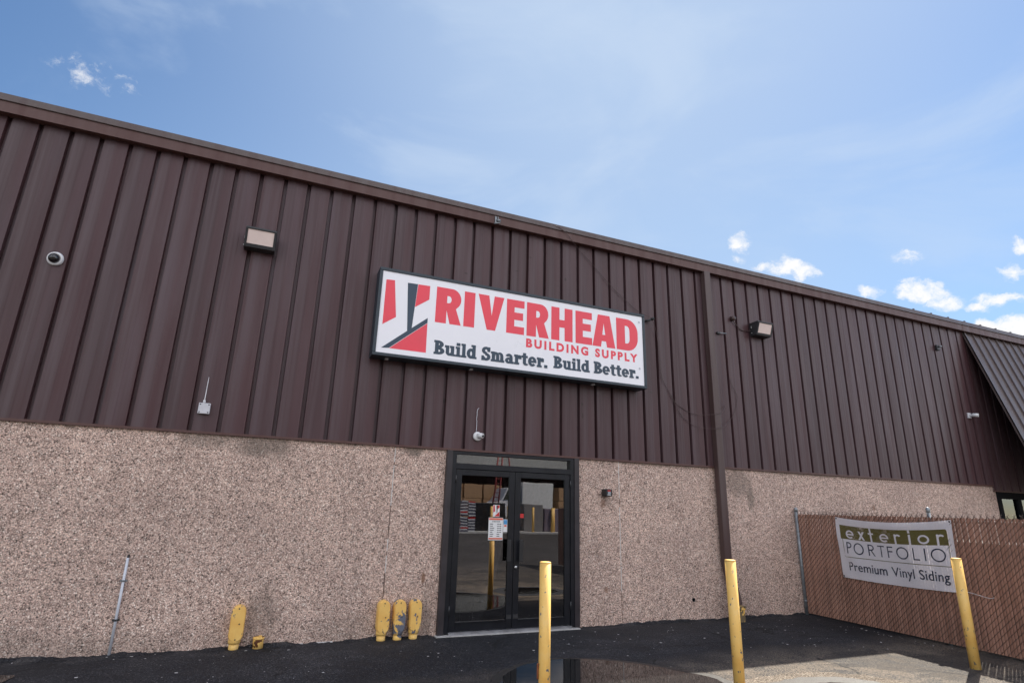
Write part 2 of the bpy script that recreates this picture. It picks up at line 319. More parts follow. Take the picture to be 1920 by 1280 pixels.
# ------------------------------------------------------------------ mesh helpers
class MB:
    def __init__(s): s.bm = bmesh.new(); s.mats = []; s.cur = 0
    def mat(s, m):
        if m not in s.mats: s.mats.append(m)
        s.cur = s.mats.index(m); return s
    def face(s, pts, smooth=False):
        f = s.bm.faces.new([s.bm.verts.new(p) for p in pts]); f.material_index = s.cur; f.smooth = smooth; return f
    def box(s, x0, x1, y0, y1, z0, z1):
        v = [s.bm.verts.new(p) for p in ((x0,y0,z0),(x1,y0,z0),(x1,y1,z0),(x0,y1,z0),(x0,y0,z1),(x1,y0,z1),(x1,y1,z1),(x0,y1,z1))]
        for q in ((0,3,2,1),(4,5,6,7),(0,1,5,4),(1,2,6,5),(2,3,7,6),(3,0,4,7)):
            f = s.bm.faces.new([v[i] for i in q]); f.material_index = s.cur
        return s
    def prism(s, poly, fn, d0, d1):
        """poly (a, b) pairs; fn(a, b, d) -> point; solid between depths d0 and d1"""
        A = [s.bm.verts.new(fn(a, b, d0)) for a, b in poly]; B = [s.bm.verts.new(fn(a, b, d1)) for a, b in poly]
        n = len(poly)
        fs = [s.bm.faces.new(A), s.bm.faces.new(B[::-1])]
        for i in range(n): fs.append(s.bm.faces.new((A[i], A[(i+1) % n], B[(i+1) % n], B[i])))
        for f in fs: f.material_index = s.cur
        return s
    def tube(s, pts, r, seg=10, caps=True, smooth=True):
        pts = [Vector(p) for p in pts]; rings = []; nrm = None
        for i, p in enumerate(pts):
            d = (pts[min(i+1, len(pts)-1)] - pts[max(i-1, 0)]).normalized()
            if nrm is None:
                nrm = d.orthogonal().normalized()
            else:
                nrm = (nrm - d * nrm.dot(d)).normalized()
            b = d.cross(nrm); rr = r[i] if isinstance(r, (list, tuple)) else r
            rings.append([s.bm.verts.new(p + (nrm * math.cos(2*PI*k/seg) + b * math.sin(2*PI*k/seg)) * rr) for k in range(seg)])
        for a, b in zip(rings, rings[1:]):
            for k in range(seg):
                f = s.bm.faces.new((a[k], a[(k+1) % seg], b[(k+1) % seg], b[k])); f.smooth = smooth; f.material_index = s.cur
        if caps:
            for rg, rev in ((rings[0], True), (rings[-1], False)):
                f = s.bm.faces.new(rg[::-1] if rev else rg); f.material_index = s.cur
        return s
    def lathe(s, prof, axis=Vector((0, 0, 1)), origin=Vector((0, 0, 0)), seg=24, smooth=True):
        """prof: (radius, along) pairs"""
        axis = Vector(axis).normalized(); e1 = axis.orthogonal().normalized(); e2 = axis.cross(e1); origin = Vector(origin); rings = []
        for r, h in prof:
            if r < 1e-6: rings.append([s.bm.verts.new(origin + axis * h)])
            else: rings.append([s.bm.verts.new(origin + axis * h + (e1 * math.cos(2*PI*k/seg) + e2 * math.sin(2*PI*k/seg)) * r) for k in range(seg)])
        for a, b in zip(rings, rings[1:]):
            for k in range(seg):
                k2 = (k + 1) % seg
                q = [a[0], b[k2], b[k]] if len(a) == 1 else ([a[k], a[k2], b[0]] if len(b) == 1 else [a[k], a[k2], b[k2], b[k]])
                f = s.bm.faces.new(q); f.smooth = smooth; f.material_index = s.cur
        for rg in (rings[0], rings[-1]):
            if len(rg) > 1: f = s.bm.faces.new(rg); f.material_index = s.cur
        return s
    def build(s, name, mat=None, parent=None, bevel=0., loc=None):
        bmesh.ops.recalc_face_normals(s.bm, faces=s.bm.faces)
        me = bpy.data.meshes.new(name); s.bm.to_mesh(me); s.bm.free()
        if mat is not None: me.materials.append(mat)
        else:
            for m in s.mats: me.materials.append(m)
        o = bpy.data.objects.new(name, me); COL.objects.link(o)
        if parent: o.parent = parent
        if loc: o.location = loc
        if bevel:
            bv = o.modifiers.new('bevel', 'BEVEL'); bv.width = bevel; bv.segments = 2; bv.limit_method = 'ANGLE'; bv.angle_limit = math.radians(40)
        return o
def tag(o, label=None, cat=None, group=None, kind=None):
    if label: o['label'] = label
    if cat: o['category'] = cat
    if group: o['group'] = group
    if kind: o['kind'] = kind
    return o
def empty(name, loc=(0, 0, 0), rz=0):
    o = bpy.data.objects.new(name, None); COL.objects.link(o); o.location = loc; o.rotation_euler.z = rz; o.empty_display_size = .2; return o
def part(name, mat, parent, *boxes, bevel=0.):
    b = MB()
    for x in boxes: b.box(*x)
    return b.build(name, mat, parent, bevel)

# ------------------------------------------------------------------ the ground
g = MB(); g.face([(-400, -400, 0), (400, -400, 0), (400, 400, 0), (-400, 400, 0)]); tag(g.build('asphalt_ground', M['asphalt']), kind='structure')
def blob(pts, z, k=5, jit=.02, seed=1):
    """rounded, slightly ragged outline through pts"""
    rnd = random.Random(seed); n = len(pts); o = []
    for i in range(n):
        p0, p1, p2, p3 = (Vector(pts[(i + j - 1) % n]) for j in range(4))
        for q in range(k):
            t = q / k
            v = .5 * ((2*p1) + (p2 - p0) * t + (2*p0 - 5*p1 + 4*p2 - p3) * t*t + (3*p1 - p0 - 3*p2 + p3) * t**3)
            o.append((v.x + rnd.uniform(-jit, jit), v.y + rnd.uniform(-jit, jit), z))
    return o
def sheet(name, pts, z, mat, k=5, jit=.02, seed=1):
    b = MB(); b.face(blob(pts, z, k, jit, seed)); bmesh.ops.triangulate(b.bm, faces=b.bm.faces); return tag(b.build(name, mat), kind='structure')
PUD = [(4.62, -2.25), (4.72, -2.0), (4.9, -1.76), (5.25, -1.54), (5.62, -1.49), (6.0, -1.62), (6.3, -1.86), (6.55, -2.2), (6.75, -2.6), (6.5, -3.1), (5.9, -3.5), (5.1, -3.4), (4.7, -2.9)]
cx = sum(p[0] for p in PUD) / len(PUD); cy = sum(p[1] for p in PUD) / len(PUD)
sheet('silt_margin', [(cx + (x - cx) * 1.05, cy + (y - cy) * 1.05 - .12) for x, y in PUD[5:12]] + [(6.2, -3.0), (6.5, -2.62)], .003, M['silt'], 5, .03, 2)
sheet('damp_margin', [(cx + (x - cx) * 1.1, cy + (y - cy) * 1.1) for x, y in PUD], .006, M['damp'], 5, .02, 4)
sheet('puddle', PUD, .010, M['water'], 6, .012, 3)
P2 = [(6.95, -2.95), (7.35, -2.83), (7.8, -2.82), (8.15, -2.98), (8.3, -3.3), (8.0, -3.9), (7.2, -4.0), (6.8, -3.5)]
c2x, c2y = 7.55, -3.35
sheet('silt_rim', [(c2x + (x - c2x) * 1.3, c2y + (y - c2y) * 1.3) for x, y in P2], .003, M['silt'], 5, .04, 6)
sheet('damp_patch', P2, .006, M['damp'], 5, .02, 7)
sheet('rain_puddle', [(c2x + (x - c2x) * .7, c2y + (y - c2y) * .7 - .05) for x, y in P2], .010, M['water'], 5, .012, 8)
sheet('dark_corner_sheet', [(-.4, -.62), (.35, -.52), (.6, -.62), (.5, -.9), (.1, -1.3), (-.5, -1.2)], .008, M['water'], 5, .02, 9)  # flat dark glossy sheet on the asphalt near the left end
# white paint flakes and grit lying on the asphalt
fl = MB(); rnd = random.Random(11)
for i in range(260):
    x = rnd.uniform(-.5, 10.6); y = -abs(rnd.gauss(0, 1.0)) - .08
    if i % 4 == 0: x = rnd.gauss(9.6, .9); y = rnd.uniform(-2.4, -.3); x = min(x, 10.7)
    if i % 9 == 0: x = rnd.uniform(10.5, 10.8); y = rnd.uniform(-3.3, -.3); x = 10.98 + y * .0557 - rnd.uniform(.06, .3)
    if y < -4: continue
    s = rnd.choice((.005, .006, .007, .009, .012, .019)); a = rnd.uniform(0, PI); n = rnd.choice((3, 4, 5)); h = .004 + s * .15
    fl.face([(x + s * math.cos(a + 2*PI*k/n) * rnd.uniform(.6, 1.2), y + s * math.sin(a + 2*PI*k/n) * rnd.uniform(.5, 1.1), h + rnd.uniform(0, .003)) for k in range(n)])
tag(fl.build('paint_flakes', M['sealant']), 'white paint flakes and grit scattered on the asphalt', 'litter', kind='stuff')

# ------------------------------------------------------------------ the building
B = empty('warehouse_building'); tag(B, 'long warehouse with brown ribbed metal siding above an exposed aggregate base', 'building')
WY = .02
for x0, x1, z0, z1 in ((-6, 3.944, 0, 2.31), (3.954, 4.648, 0, 2.31), (6.694, 7.413, 0, 2.31), (7.423, 10.9, 0, 2.31), (10.906, 17.08, 0, 2.31)):
    part('concrete_panel', M['agg'], B, (x0, x1, WY, .22, -.1, z1))
for jx, segs in ((3.949, ((.75, .95), (1.0, 1.15), (1.55, 2.06), (2.1, 2.29))), (7.418, ((.45, .78), (.8, 1.62), (1.75, 2.3)))):
    for a, b_ in segs: part('joint_sealant', M['sealant'], B, (jx - .0045, jx + .0045, WY - .002, WY + .01, a, b_))
# pan-and-groove siding
def ribbed(name, x0, x1, zt, zb, mat, parent, yt=0., yb=0., P=.3048, gw=.026, gb=.019, dep=.058, thick=.0):
    b = MB(); prof = []
    i0 = math.floor(x0 / P) - 1; i1 = math.ceil(x1 / P) + 1
    for i in range(i0, i1 + 1):
        c = i * P
        prof += [(c - gw, 0), (c - gb, dep), (c + gb, dep), (c + gw, 0), (c + .085, -.004), (c + .150, -.0065), (c + .162, -.0035), (c + .225, -.003)]
    prof = [p for p in prof if x0 < p[0] < x1]; prof = [(x0, prof[0][1])] + prof + [(x1, prof[-1][1])]
    top = [b.bm.verts.new((x, yt + y, zt)) for x, y in prof]; bot = [b.bm.verts.new((x, yb + y, zb)) for x, y in prof]
    for i in range(len(prof) - 1): b.bm.faces.new((bot[i], bot[i+1], top[i+1], top[i]))
    return b.build(name, mat, parent)
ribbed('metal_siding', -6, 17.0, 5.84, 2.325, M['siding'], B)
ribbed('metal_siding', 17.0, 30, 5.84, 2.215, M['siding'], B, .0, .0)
part('drip_flashing', M['fascia'], B, (-6, 17.0, -.012, WY - .003, 2.298, 2.326), (17.0, 30, -.012, WY - .003, 2.19, 2.216))
part('wall_core', M['dark'], B, (-6, 4.6, .225, .3, 0, 5.8), (6.75, 17.1, .225, .3, 0, 5.8), (4.6, 6.75, .225, .3, 2.315, 5.8), (17.1, 30, .225, .3, 2.3, 5.8))
# eave: soffit, fascia and sloped gutter edge
sf = part('soffit', M['fascia'], B, (-6, 30, -.098, .04, 5.818, 5.834))
def sweep(name, prof, x0, x1, mat, parent, cuts=()):
    b = MB(); xs = [x0] + list(cuts) + [x1]
    for a, c in zip(xs, xs[1:]):
        o = .0015 * (xs.index(a) % 2)
        b.prism([(y - o, z - o) for y, z in prof], lambda y, z, d: (d, y, z), a, c)
    return b.build(name, mat, parent)
sweep('fascia', [(-.1, 5.808), (-.1, 5.945), (.03, 5.945), (.03, 5.8345), (-.088, 5.8345), (-.088, 5.808)], -6, 30, M['fascia'], B, (2.05, 8.15, 16.9, 22))
sweep('gutter_edge', [(-.112, 5.946), (-.118, 5.95), (-.118, 5.958), (-.106, 6.042), (.06, 6.05), (.06, 5.946)], -6, 30, M['roofmetal'], B, (2.05, 8.15, 16.9, 22))
rf = MB(); rf.prism([(.06, 6.02), (.06, 6.056), (14, 6.3), (14, 6.2)], lambda y, z, d: (d, y, z), -6, 30); roof = rf.build('roof', M['roofmetal'], B)
b = MB()
for i in range(25, 49):
    x = i * .6096
    b.box(x - .018, x + .018, -.09, 2.0, 6.051, 6.078)
b.build('roof_seam', M['roofmetal'], roof)
part('gable_wall', M['siding'], B, (-6, -5.9, .3, 14, 0, 6.2), (29.9, 30, .3, 14, 0, 6.2), (-6, 30, 13.9, 14, 0, 6.2))
# mansard awning over the far storefront
man = MB()
def mansard():
    x0, x1, P = 17.0, 30, .3048; prof = []
    i = 0
    while x0 + i * P < x1:
        c = x0 + .02 + i * P; prof += [(c, 0), (c + .006, -.03), (c + .026, -.03), (c + .034, 0)]; i += 1
    prof = [(x0, -.03)] + prof[1:] + [(x1, 0)]
    yt, zt, yb, zb = -.02, 5.81, -.97, 2.25
    nv = Vector((0, zt - zb, yt - yb)).normalized() * -1  # outward
    nv = Vector((0, -(zt - zb), (yb - yt))).normalized(); nv = Vector((0, nv.y, -nv.z if nv.z < 0 else nv.z))
    def pt(x, h, top): return (x, (yt if top else yb) + nv.y * h, (zt if top else zb) + nv.z * h)
    top = [man.bm.verts.new(pt(x, -h, True)) for x, h in prof]; bot = [man.bm.verts.new(pt(x, -h, False)) for x, h in prof]
    for i in range(len(prof) - 1): man.bm.faces.new((bot[i], bot[i+1], top[i+1], top[i]))
    # backing board
    man.prism([(yt + .03, zt), (yb + .03, zb), (yb + .005, zb), (yt + .005, zt)], lambda y, z, d: (d, y, z), x0 + .002, x1)
mansard(); man.build('mansard_awning', M['roofmetal'], B)
# far storefront under the awning
stf = part('storefront_frame', simple('matte_black_frame', (.010, .010, .012), .8, 0, .2, 5, 0, .08), B, (17.08, 17.2, -.01, .1, 0, 2.19), (17.82, 17.95, .0, .1, 0, 2.19), (17.2, 17.82, .0, .1, 2.05, 2.19), (17.2, 17.82, .0, .1, 0, .3), (18.7, 18.82, 0, .1, 0, 2.19), (17.95, 18.7, 0, .1, 2.05, 2.19), (17.95, 18.7, 0, .1, 0, .3))
part('window_pane', M['glass'], stf, (17.2, 17.82, .05, .06, .3, 2.05)); part('window_pane', M['glass'], stf, (17.95, 18.7, .05, .06, .3, 2.05))
part('window_pane', M['glass'], stf, (18.82, 29.9, .05, .06, 0, 2.19))
# entrance: frame, transom, two leaves
ef = part('door_jamb', M['bronze'], B, (4.65, 4.728, -.035, .12, 0, 2.297)); part('door_jamb', M['bronze'], B, (6.614, 6.692, -.035, .12, 0, 2.297))
part('inner_frame', M['blackframe'], ef, (4.7285, 4.79, -.022, .1, 0.02, 2.29), (6.552, 6.6135, -.022, .1, 0.02, 2.29), (4.7905, 6.5515, -.022, .1, 2.255, 2.29), (4.7905, 6.5515, -.022, .1, 2.06, 2.132))
tw = part('transom_pane', M['glass'], ef, (4.7905, 6.5515, .035, .045, 2.1325, 2.2545))
part('threshold', M['threshold'], ef, (4.7905, 6.5515, -.06, .11, .012, .038))
part('step_edge', M['sillconc'], ef, (4.62, 6.66, -.1, .12, -.05, .011))
def leaf(x0, x1, hx, hinge_side):
    d = part('door', M['blackframe'], B, (x0, x0 + .085, -.012, .04, .043, 2.055), (x1 - .085, x1, -.012, .04, .043, 2.055), (x0 + .0855, x1 - .0855, -.011, .039, 1.975, 2.055), (x0 + .0855, x1 - .0855, -.011, .039, .043, .15), bevel=.004)
    part('glass_pane', M['glass'], d, (x0 + .0855, x1 - .0855, .01, .018, .1505, 1.9745))
    part('bottom_bead', M['blackframe'], d, (x0 + .09, x1 - .09, -.02, -.0115, .135, .15))
    h = MB(); h.box(hx - .028, hx + .028, -.075, -.06, .87, 1.15); h.box(hx - .012, hx + .012, -.06, -.012, .9, .925); h.box(hx - .012, hx + .012, -.06, -.012, 1.095, 1.12)
    h.build('pull_handle', M['rubber'], d, .004)
    for z in (.24, 1.87):
        hb = MB(); xx = x0 - .004 if hinge_side < 0 else x1 + .004
        hb.tube([(xx, -.024, z), (xx, -.024, z + .1)], .011, 8); hb.build('hinge', M['lampbody'], d)
    for z in (.16,):
        part('corner_bracket', M['lampbody'], d, ((x1 - .08 if hinge_side < 0 else x0 + .01), (x1 - .01 if hinge_side < 0 else x0 + .08), -.016, -.0125, z, z + .05))
    return d
dl = leaf(4.796, 5.668, 5.58, -1); dr = leaf(5.674, 6.546, 5.76, 1)
lk = MB(); lk.lathe([(.0, -.03), (.018, -.03), (.02, -.026), (.02, -.012)], (0, 1, 0), (5.706, 0, .795), 16); lk.build('lock_cylinder', M['steel'], dr)
# interior seen dimly through the glass
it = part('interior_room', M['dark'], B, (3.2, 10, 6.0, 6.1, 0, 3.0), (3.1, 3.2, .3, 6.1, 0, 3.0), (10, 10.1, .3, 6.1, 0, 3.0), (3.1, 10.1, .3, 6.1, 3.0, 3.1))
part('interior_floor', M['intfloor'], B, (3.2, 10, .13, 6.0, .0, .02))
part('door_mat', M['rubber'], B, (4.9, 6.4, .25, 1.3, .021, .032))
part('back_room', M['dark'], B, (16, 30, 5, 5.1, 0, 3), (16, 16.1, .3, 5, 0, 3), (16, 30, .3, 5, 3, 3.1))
# downspout with kick-out and iron boot
ds = MB(); prof = [(-.118, 5.815), (-.118, .86), (-.27, .245), (-.165, .215), (-.012, .82), (-.012, 5.815)]
ds.prism(prof, lambda y, z, d: (d, y, z), 9.275, 9.412); dso = ds.build('downspout', M['spout'], B, .008)
bt = MB(); bt.box(9.25, 9.44, -.30, -.13, .165, .205); bt.box(9.262, 9.428, -.29, -.14, -.02, .164); bt.box(9.245, 9.445, -.305, -.125, .206, .225); bt.build('iron_boot', M['yboot'], dso, .008)


# ------------------------------------------------------------------ lettering helpers
def pts_arc(cx, cy, rx, ry, a0, a1, n=14): return [(cx + rx * math.cos(math.radians(a0 + (a1 - a0) * i / n)), cy + ry * math.sin(math.radians(a0 + (a1 - a0) * i / n))) for i in range(n + 1)]
def band(cx, cy, ox, oy, ix, iy, a0, a1, n=18):
    """quads of a thick arc"""
    o = pts_arc(cx, cy, ox, oy, a0, a1, n); i = pts_arc(cx, cy, ix, iy, a0, a1, n)
    return [[o[k], o[k+1], i[k+1], i[k]] for k in range(n)]
def rect(x0, y0, x1, y1): return [[(x0, y0), (x1, y0), (x1, y1), (x0, y1)]]
def outline_mesh(loops):
    """filled even-odd 2-D outline -> list of polygons"""
    cu = bpy.data.curves.new('outline', 'CURVE'); cu.dimensions = '2D'; cu.fill_mode = 'BOTH'
    for lp in loops:
        sp = cu.splines.new('POLY'); sp.points.add(len(lp) - 1); sp.use_cyclic_u = True
        for q, (x, y) in zip(sp.points, lp): q.co = (x, y, 0, 1)
    return curve_polys(cu)
def curve_polys(cu):
    o = bpy.data.objects.new('tmp', cu); COL.objects.link(o); bpy.context.view_layer.update()
    dg = bpy.context.evaluated_depsgraph_get(); me = bpy.data.meshes.new_from_object(o.evaluated_get(dg))
    P = [[(me.vertices[v].co.x, me.vertices[v].co.y) for v in p.vertices] for p in me.polygons]
    bpy.data.objects.remove(o); bpy.data.curves.remove(cu); bpy.data.meshes.remove(me); return P
def text_polys(body, bold=0., spacing=1.):
    cu = bpy.data.curves.new('text', 'FONT'); cu.body = body; cu.fill_mode = 'FRONT' if hasattr(cu, 'fill_mode') else cu.fill_mode
    cu.offset = bold; cu.space_character = spacing; cu.resolution_u = 4
    return curve_polys(cu)
CAP = max(y for p in text_polys('H') for x, y in p)
def fit(polys, x0, x1, base, cap, bold=0.):
    xs = [x for p in polys for x, y in p]; a, c = min(xs), max(xs)
    return [[(x0 + (x - a) / (c - a) * (x1 - x0), base + (y + bold) / (CAP + 2 * bold) * cap) for x, y in p] for p in polys]
def place(polys, x0, base, sx, sy): return [[(x0 + x * sx, base + y * sy) for x, y in p] for p in polys]
_rect, _band = rect, band
def rect(x0, y0, x1, y1): return _rect(x0 - .03, y0 - (0 if y0 <= 0 else .015), x1 + .03, y1 + (0 if y1 >= .9 else .01))
def band(cx, cy, ox, oy, ix, iy, a0, a1, n=18): return _band(cx, cy, ox + .02, oy, max(.005, ix - .035), max(.01, iy - .03), a0, a1, n)
SLAB = {
 'B': (.76, [rect(.08, 0, .3, 1), rect(0, 0, .32, .15), rect(0, .85, .32, 1), band(.3, .735, .38, .265, .13, .11, -90, 90), band(.3, .27, .46, .27, .19, .12, -90, 90)]),
 'u': (.76, [rect(.08, .2, .28, .72), rect(0, .58, .28, .72), band(.33, .22, .25, .22, .05, .09, 180, 360), rect(.46, 0, .66, .72), rect(.38, .58, .66, .72), rect(.46, 0, .75, .14)]),
 'i': (.37, [rect(.08, 0, .28, .72), rect(0, .58, .28, .72), rect(0, 0, .36, .14), rect(.06, .8, .29, 1.0)]),
 'l': (.37, [rect(.08, 0, .28, 1), rect(0, .86, .28, 1), rect(0, 0, .36, .14)]),
 'd': (.74, [band(.32, .36, .32, .37, .11, .2, 0, 360, 28), rect(.44, 0, .64, 1), rect(.35, .86, .64, 1), rect(.44, 0, .73, .14)]),
 'S': (.70, [band(.34, .73, .32, .28, .12, .12, 0, 270), band(.34, .27, .34, .28, .13, .12, -180, 90), rect(.48, .66, .64, .99), rect(.01, .01, .15, .34), rect(.3, .39, .38, .61)]),
 'm': (1.08, [rect(.08, 0, .28, .72), rect(0, .58, .28, .72), rect(0, 0, .34, .14), band(.36, .44, .26, .28, .06, .14, 0, 180), rect(.42, 0, .62, .46), rect(.38, 0, .68, .14), band(.7, .44, .26, .28, .06, .14, 0, 130), rect(.76, 0, .96, .46), rect(.72, 0, 1.04, .14)]),
 'a': (.70, [band(.28, .21, .27, .22, .08, .09, 0, 360, 24), rect(.38, 0, .58, .48), rect(.4, 0, .68, .14), band(.31, .46, .27, .26, .07, .14, 0, 165)]),
 'r': (.56, [rect(.08, 0, .28, .72), rect(0, .58, .28, .72), rect(0, 0, .37, .14), band(.42, .45, .2, .27, .02, .12, 40, 180), rect(.36, .44, .55, .68)]),
 't': (.50, [rect(.12, .14, .32, .92), rect(0, .58, .46, .72), band(.34, .18, .22, .18, .02, .05, 180, 330)]),
 'e': (.68, [band(.32, .36, .33, .37, .12, .23, 0, 320, 26), rect(.1, .29, .65, .41)]),
 '.': (.26, [rect(.02, 0, .24, .21)]), ' ': (.3, [])}
rect, band = _rect, _band
def slab(body, x0, x1, base, cap):
    out, x = [], 0.
    for ch in body:
        w, shapes = SLAB[ch]; out += [(x, s) for s in shapes]; x += w + .06
    x -= .06; k = (x1 - x0) / x
    return [place(s, x0 + a * k, base, k, cap) for a, s in out]
def letters_mesh(b, layers, fn, d0, step=.0001):
    """each layer of polygons a hair above the one below; fn(x, z, depth) -> point"""
    for i, polys in enumerate(layers):
        for p in polys: b.face([fn(x, z, d0 + step * i) for x, z in p])

# ------------------------------------------------------------------ illuminated sign
SG = empty('shop_sign', (5.65, 0, 3.42)); tag(SG, 'long white box sign in a navy frame reading RIVERHEAD BUILDING SUPPLY above the doors', 'sign')
ox, oz = 5.65, 3.42
X0, X1, Z0, Z1 = 3.525, 7.775, 3.483, 4.641
sb = MB(); t = .045
sb.box(X0 - t - ox, X1 + t - ox, -.25, -.015, Z0 - t - oz, Z0 - .0 - oz); sb.box(X0 - t - ox, X1 + t - ox, -.25, -.015, Z1 - oz, Z1 + t - oz)
sb.box(X0 - t - ox, X0 - ox, -.249, -.016, Z0 + .0005 - oz, Z1 - .0005 - oz); sb.box(X1 - ox, X1 + t - ox, -.249, -.016, Z0 + .0005 - oz, Z1 - .0005 - oz)
sb.build('sign_frame', M['signframe'], SG, .006)
part('sign_face', M['signwhite'], SG, (X0 + .0005 - ox, X1 - .0005 - ox, -.236, -.03, Z0 + .0005 - oz, Z1 - .0005 - oz))
def sfn(x, z, d): return (x - ox, -.2368 - d, z - oz + (x - 5.65) * .004)
def ub(loops, x0, x1, z0, z1): return place(outline_mesh(loops), x0, z0, x1 - x0, z1 - z0)
lR = [[(0, 0), (0, 1), (.55, 1)] + pts_arc(.6, .71, .37, .29, 90, -50, 12) + [(.78, .44), (1, 0), (.56, 0), (.42, .37), (.42, 0)], [(.42, .78), (.49, .78)] + pts_arc(.49, .68, .1, .1, 90, -90, 8) + [(.42, .58)]]
lI = [[(0, 0), (0, 1), (1, 1), (1, 0)]]
lV = [[(0, 1), (.41, 1), (.53, .42), (.62, 1), (1, 1), (.68, 0), (.36, 0)]]
lE = [[(0, 0), (0, 1), (1, 1), (1, .78), (.44, .78), (.44, .63), (.93, .63), (.93, .41), (.44, .41), (.44, .22), (1, .22), (1, 0)]]
lH = [[(0, 0), (0, 1), (.38, 1), (.38, .63), (.62, .63), (.62, 1), (1, 1), (1, 0), (.62, 0), (.62, .4), (.38, .4), (.38, 0)]]
lA = [[(0, 0), (.25, 1), (.77, 1), (1, 0), (.63, 0), (.595, .18), (.405, .18), (.37, 0)], [(.435, .38), (.565, .38), (.5, .74)]]
lD = [[(0, 0), (0, 1), (.48, 1)] + pts_arc(.5, .58, .5, .42, 90, 0, 8) + pts_arc(.5, .42, .5, .42, 0, -90, 8) + [(.48, 0)], [(.4, .22), (.4, .78), (.46, .78)] + pts_arc(.48, .64, .13, .14, 90, 0, 5) + pts_arc(.48, .36, .13, .14, 0, -90, 5) + [(.46, .22)]]
b = MB(); zb, zt = 4.02, 4.548
letters_mesh(b, [ub(lR, 4.293, 4.672, zb, zt) + ub(lI, 4.708, 4.871, zb, zt) + ub(lV, 4.918, 5.325, zb, zt) + ub(lE, 5.368, 5.655, zb, zt) + ub(lR, 5.695, 6.066, zb, zt) + ub(lH, 6.106, 6.475, zb, zt) + ub(lE, 6.526, 6.822, zb, zt) + ub(lA, 6.828, 7.245, zb, zt) + ub(lD, 7.271, 7.68, zb, zt)], sfn, .0004)
bp_ = text_polys('BUILDING SUPPLY', .05, 1.4)
letters_mesh(b, [fit(bp_, 5.692, 7.662, 3.842, .137, .05)], sfn, .0004)
b.build('sign_lettering', M['signred'], SG)
b = MB(); letters_mesh(b, slab('Build Smarter.', 4.311, 6.043, 3.562, .2), sfn, .0004); b.build('slogan_lettering', M['signnavy'], SG)
b = MB(); letters_mesh(b, slab('Build Better.', 6.152, 7.665, 3.578, .19), sfn, .0004)
b.build('slogan_lettering', M['signnavy'], SG)
b = MB(); letters_mesh(b, [[[(3.577, 4.526), (3.694, 4.533), (3.752, 4.007), (3.579, 3.882)]], [[(4.023, 4.532), (4.193, 4.536), (4.194, 4.333), (4.0, 4.191)]], [[(4.191, 3.984), (4.198, 3.563), (3.698, 3.563)]]], sfn, .0004); b.build('emblem_red', M['signred'], SG)
b = MB(); letters_mesh(b, [[[(3.874, 4.529), (4.018, 4.533), (3.978, 3.884), (3.918, 3.834)]], [[(3.978, 3.884), (4.19, 4.062), (4.191, 3.99), (3.693, 3.566), (3.591, 3.557), (3.918, 3.834)]]], sfn, .0009); b.build('emblem_navy', M['signnavy'], SG)
for rx_, rz_ in ((7.715, 4.53), (7.695, 3.748)):
    b = MB(); letters_mesh(b, [band(rx_, rz_, .018, .018, .012, .012, 0, 360, 16) + fit(text_polys('R'), rx_ - .007, rx_ + .007, rz_ - .009, .018)], sfn, .0004)
    b.build('registered_mark', M['signgrey'], SG)
b = MB()
for x in (3.7, 4.9, 6.9): part('drain_clip', M['grey'], SG, (x - .022 - ox, x + .022 - ox, -.14, -.08, .004, .018))

# ------------------------------------------------------------------ wall lights
def wall_light(loc, label):
    e = empty('wall_light', loc); tag(e, label, 'light', 'wall lights on the siding')
    pr = [(0, 0), (-.215, 0), (-.215, -.028), (-.135, -.255), (0, -.255)]
    b = MB(); b.prism(pr, lambda y, z, d: (d, y, z), 0, .37); b.build('housing', M['lampbody'], e, .008)
    # slanted lens standing 3 mm proud of the sloped front
    a, c = Vector((-.215, -.028)), Vector((-.135, -.255)); n = Vector((-(c - a).y, (c - a).x)).normalized(); n = -n if n.x > 0 else n
    p0, p1 = a + (c - a) * .04, a + (c - a) * .8
    q = MB(); q.prism([tuple(p0), tuple(p1), tuple(p1 + n * .006), tuple(p0 + n * .006)], lambda y, z, d: (d, y, z), .03, .34); q.build('lens', M['lens'], e)
    f = MB()
    for s0, s1, x0, x1 in ((-.02, .035, 0.002, .368), (.805, .99, 0.002, .368), (.036, .804, .002, .028), (.036, .804, .342, .368)):
        u0, u1 = a + (c - a) * s0, a + (c - a) * s1
        f.prism([tuple(u0 + n * .001), tuple(u1 + n * .001), tuple(u1 + n * .016), tuple(u0 + n * .016)], lambda y, z, d: (d, y, z), x0, x1)
    f.build('bezel', M['lampbody'], e, .003)
    for z in (-.08, -.1, -.2): s = MB(); s.lathe([(0, -.012), (.009, -.012), (.009, 0)], (1, 0, 0), (0, -.05, z), 8); s.build('screw', M['steel'], e)
    for x in (.1, .26): s = MB(); s.lathe([(0, -.022), (.01, -.022), (.01, -.015)], (0, 1, 0), (x, -.125, -.24), 8); s.build('screw', M['steel'], e)
    return e
wall_light((1.762, 0, 4.925), 'wall flood light left of the sign, lens facing the lot')
wall_light((10.37, 0, 5.0), 'wall flood light right of the downspout, seen from its side')

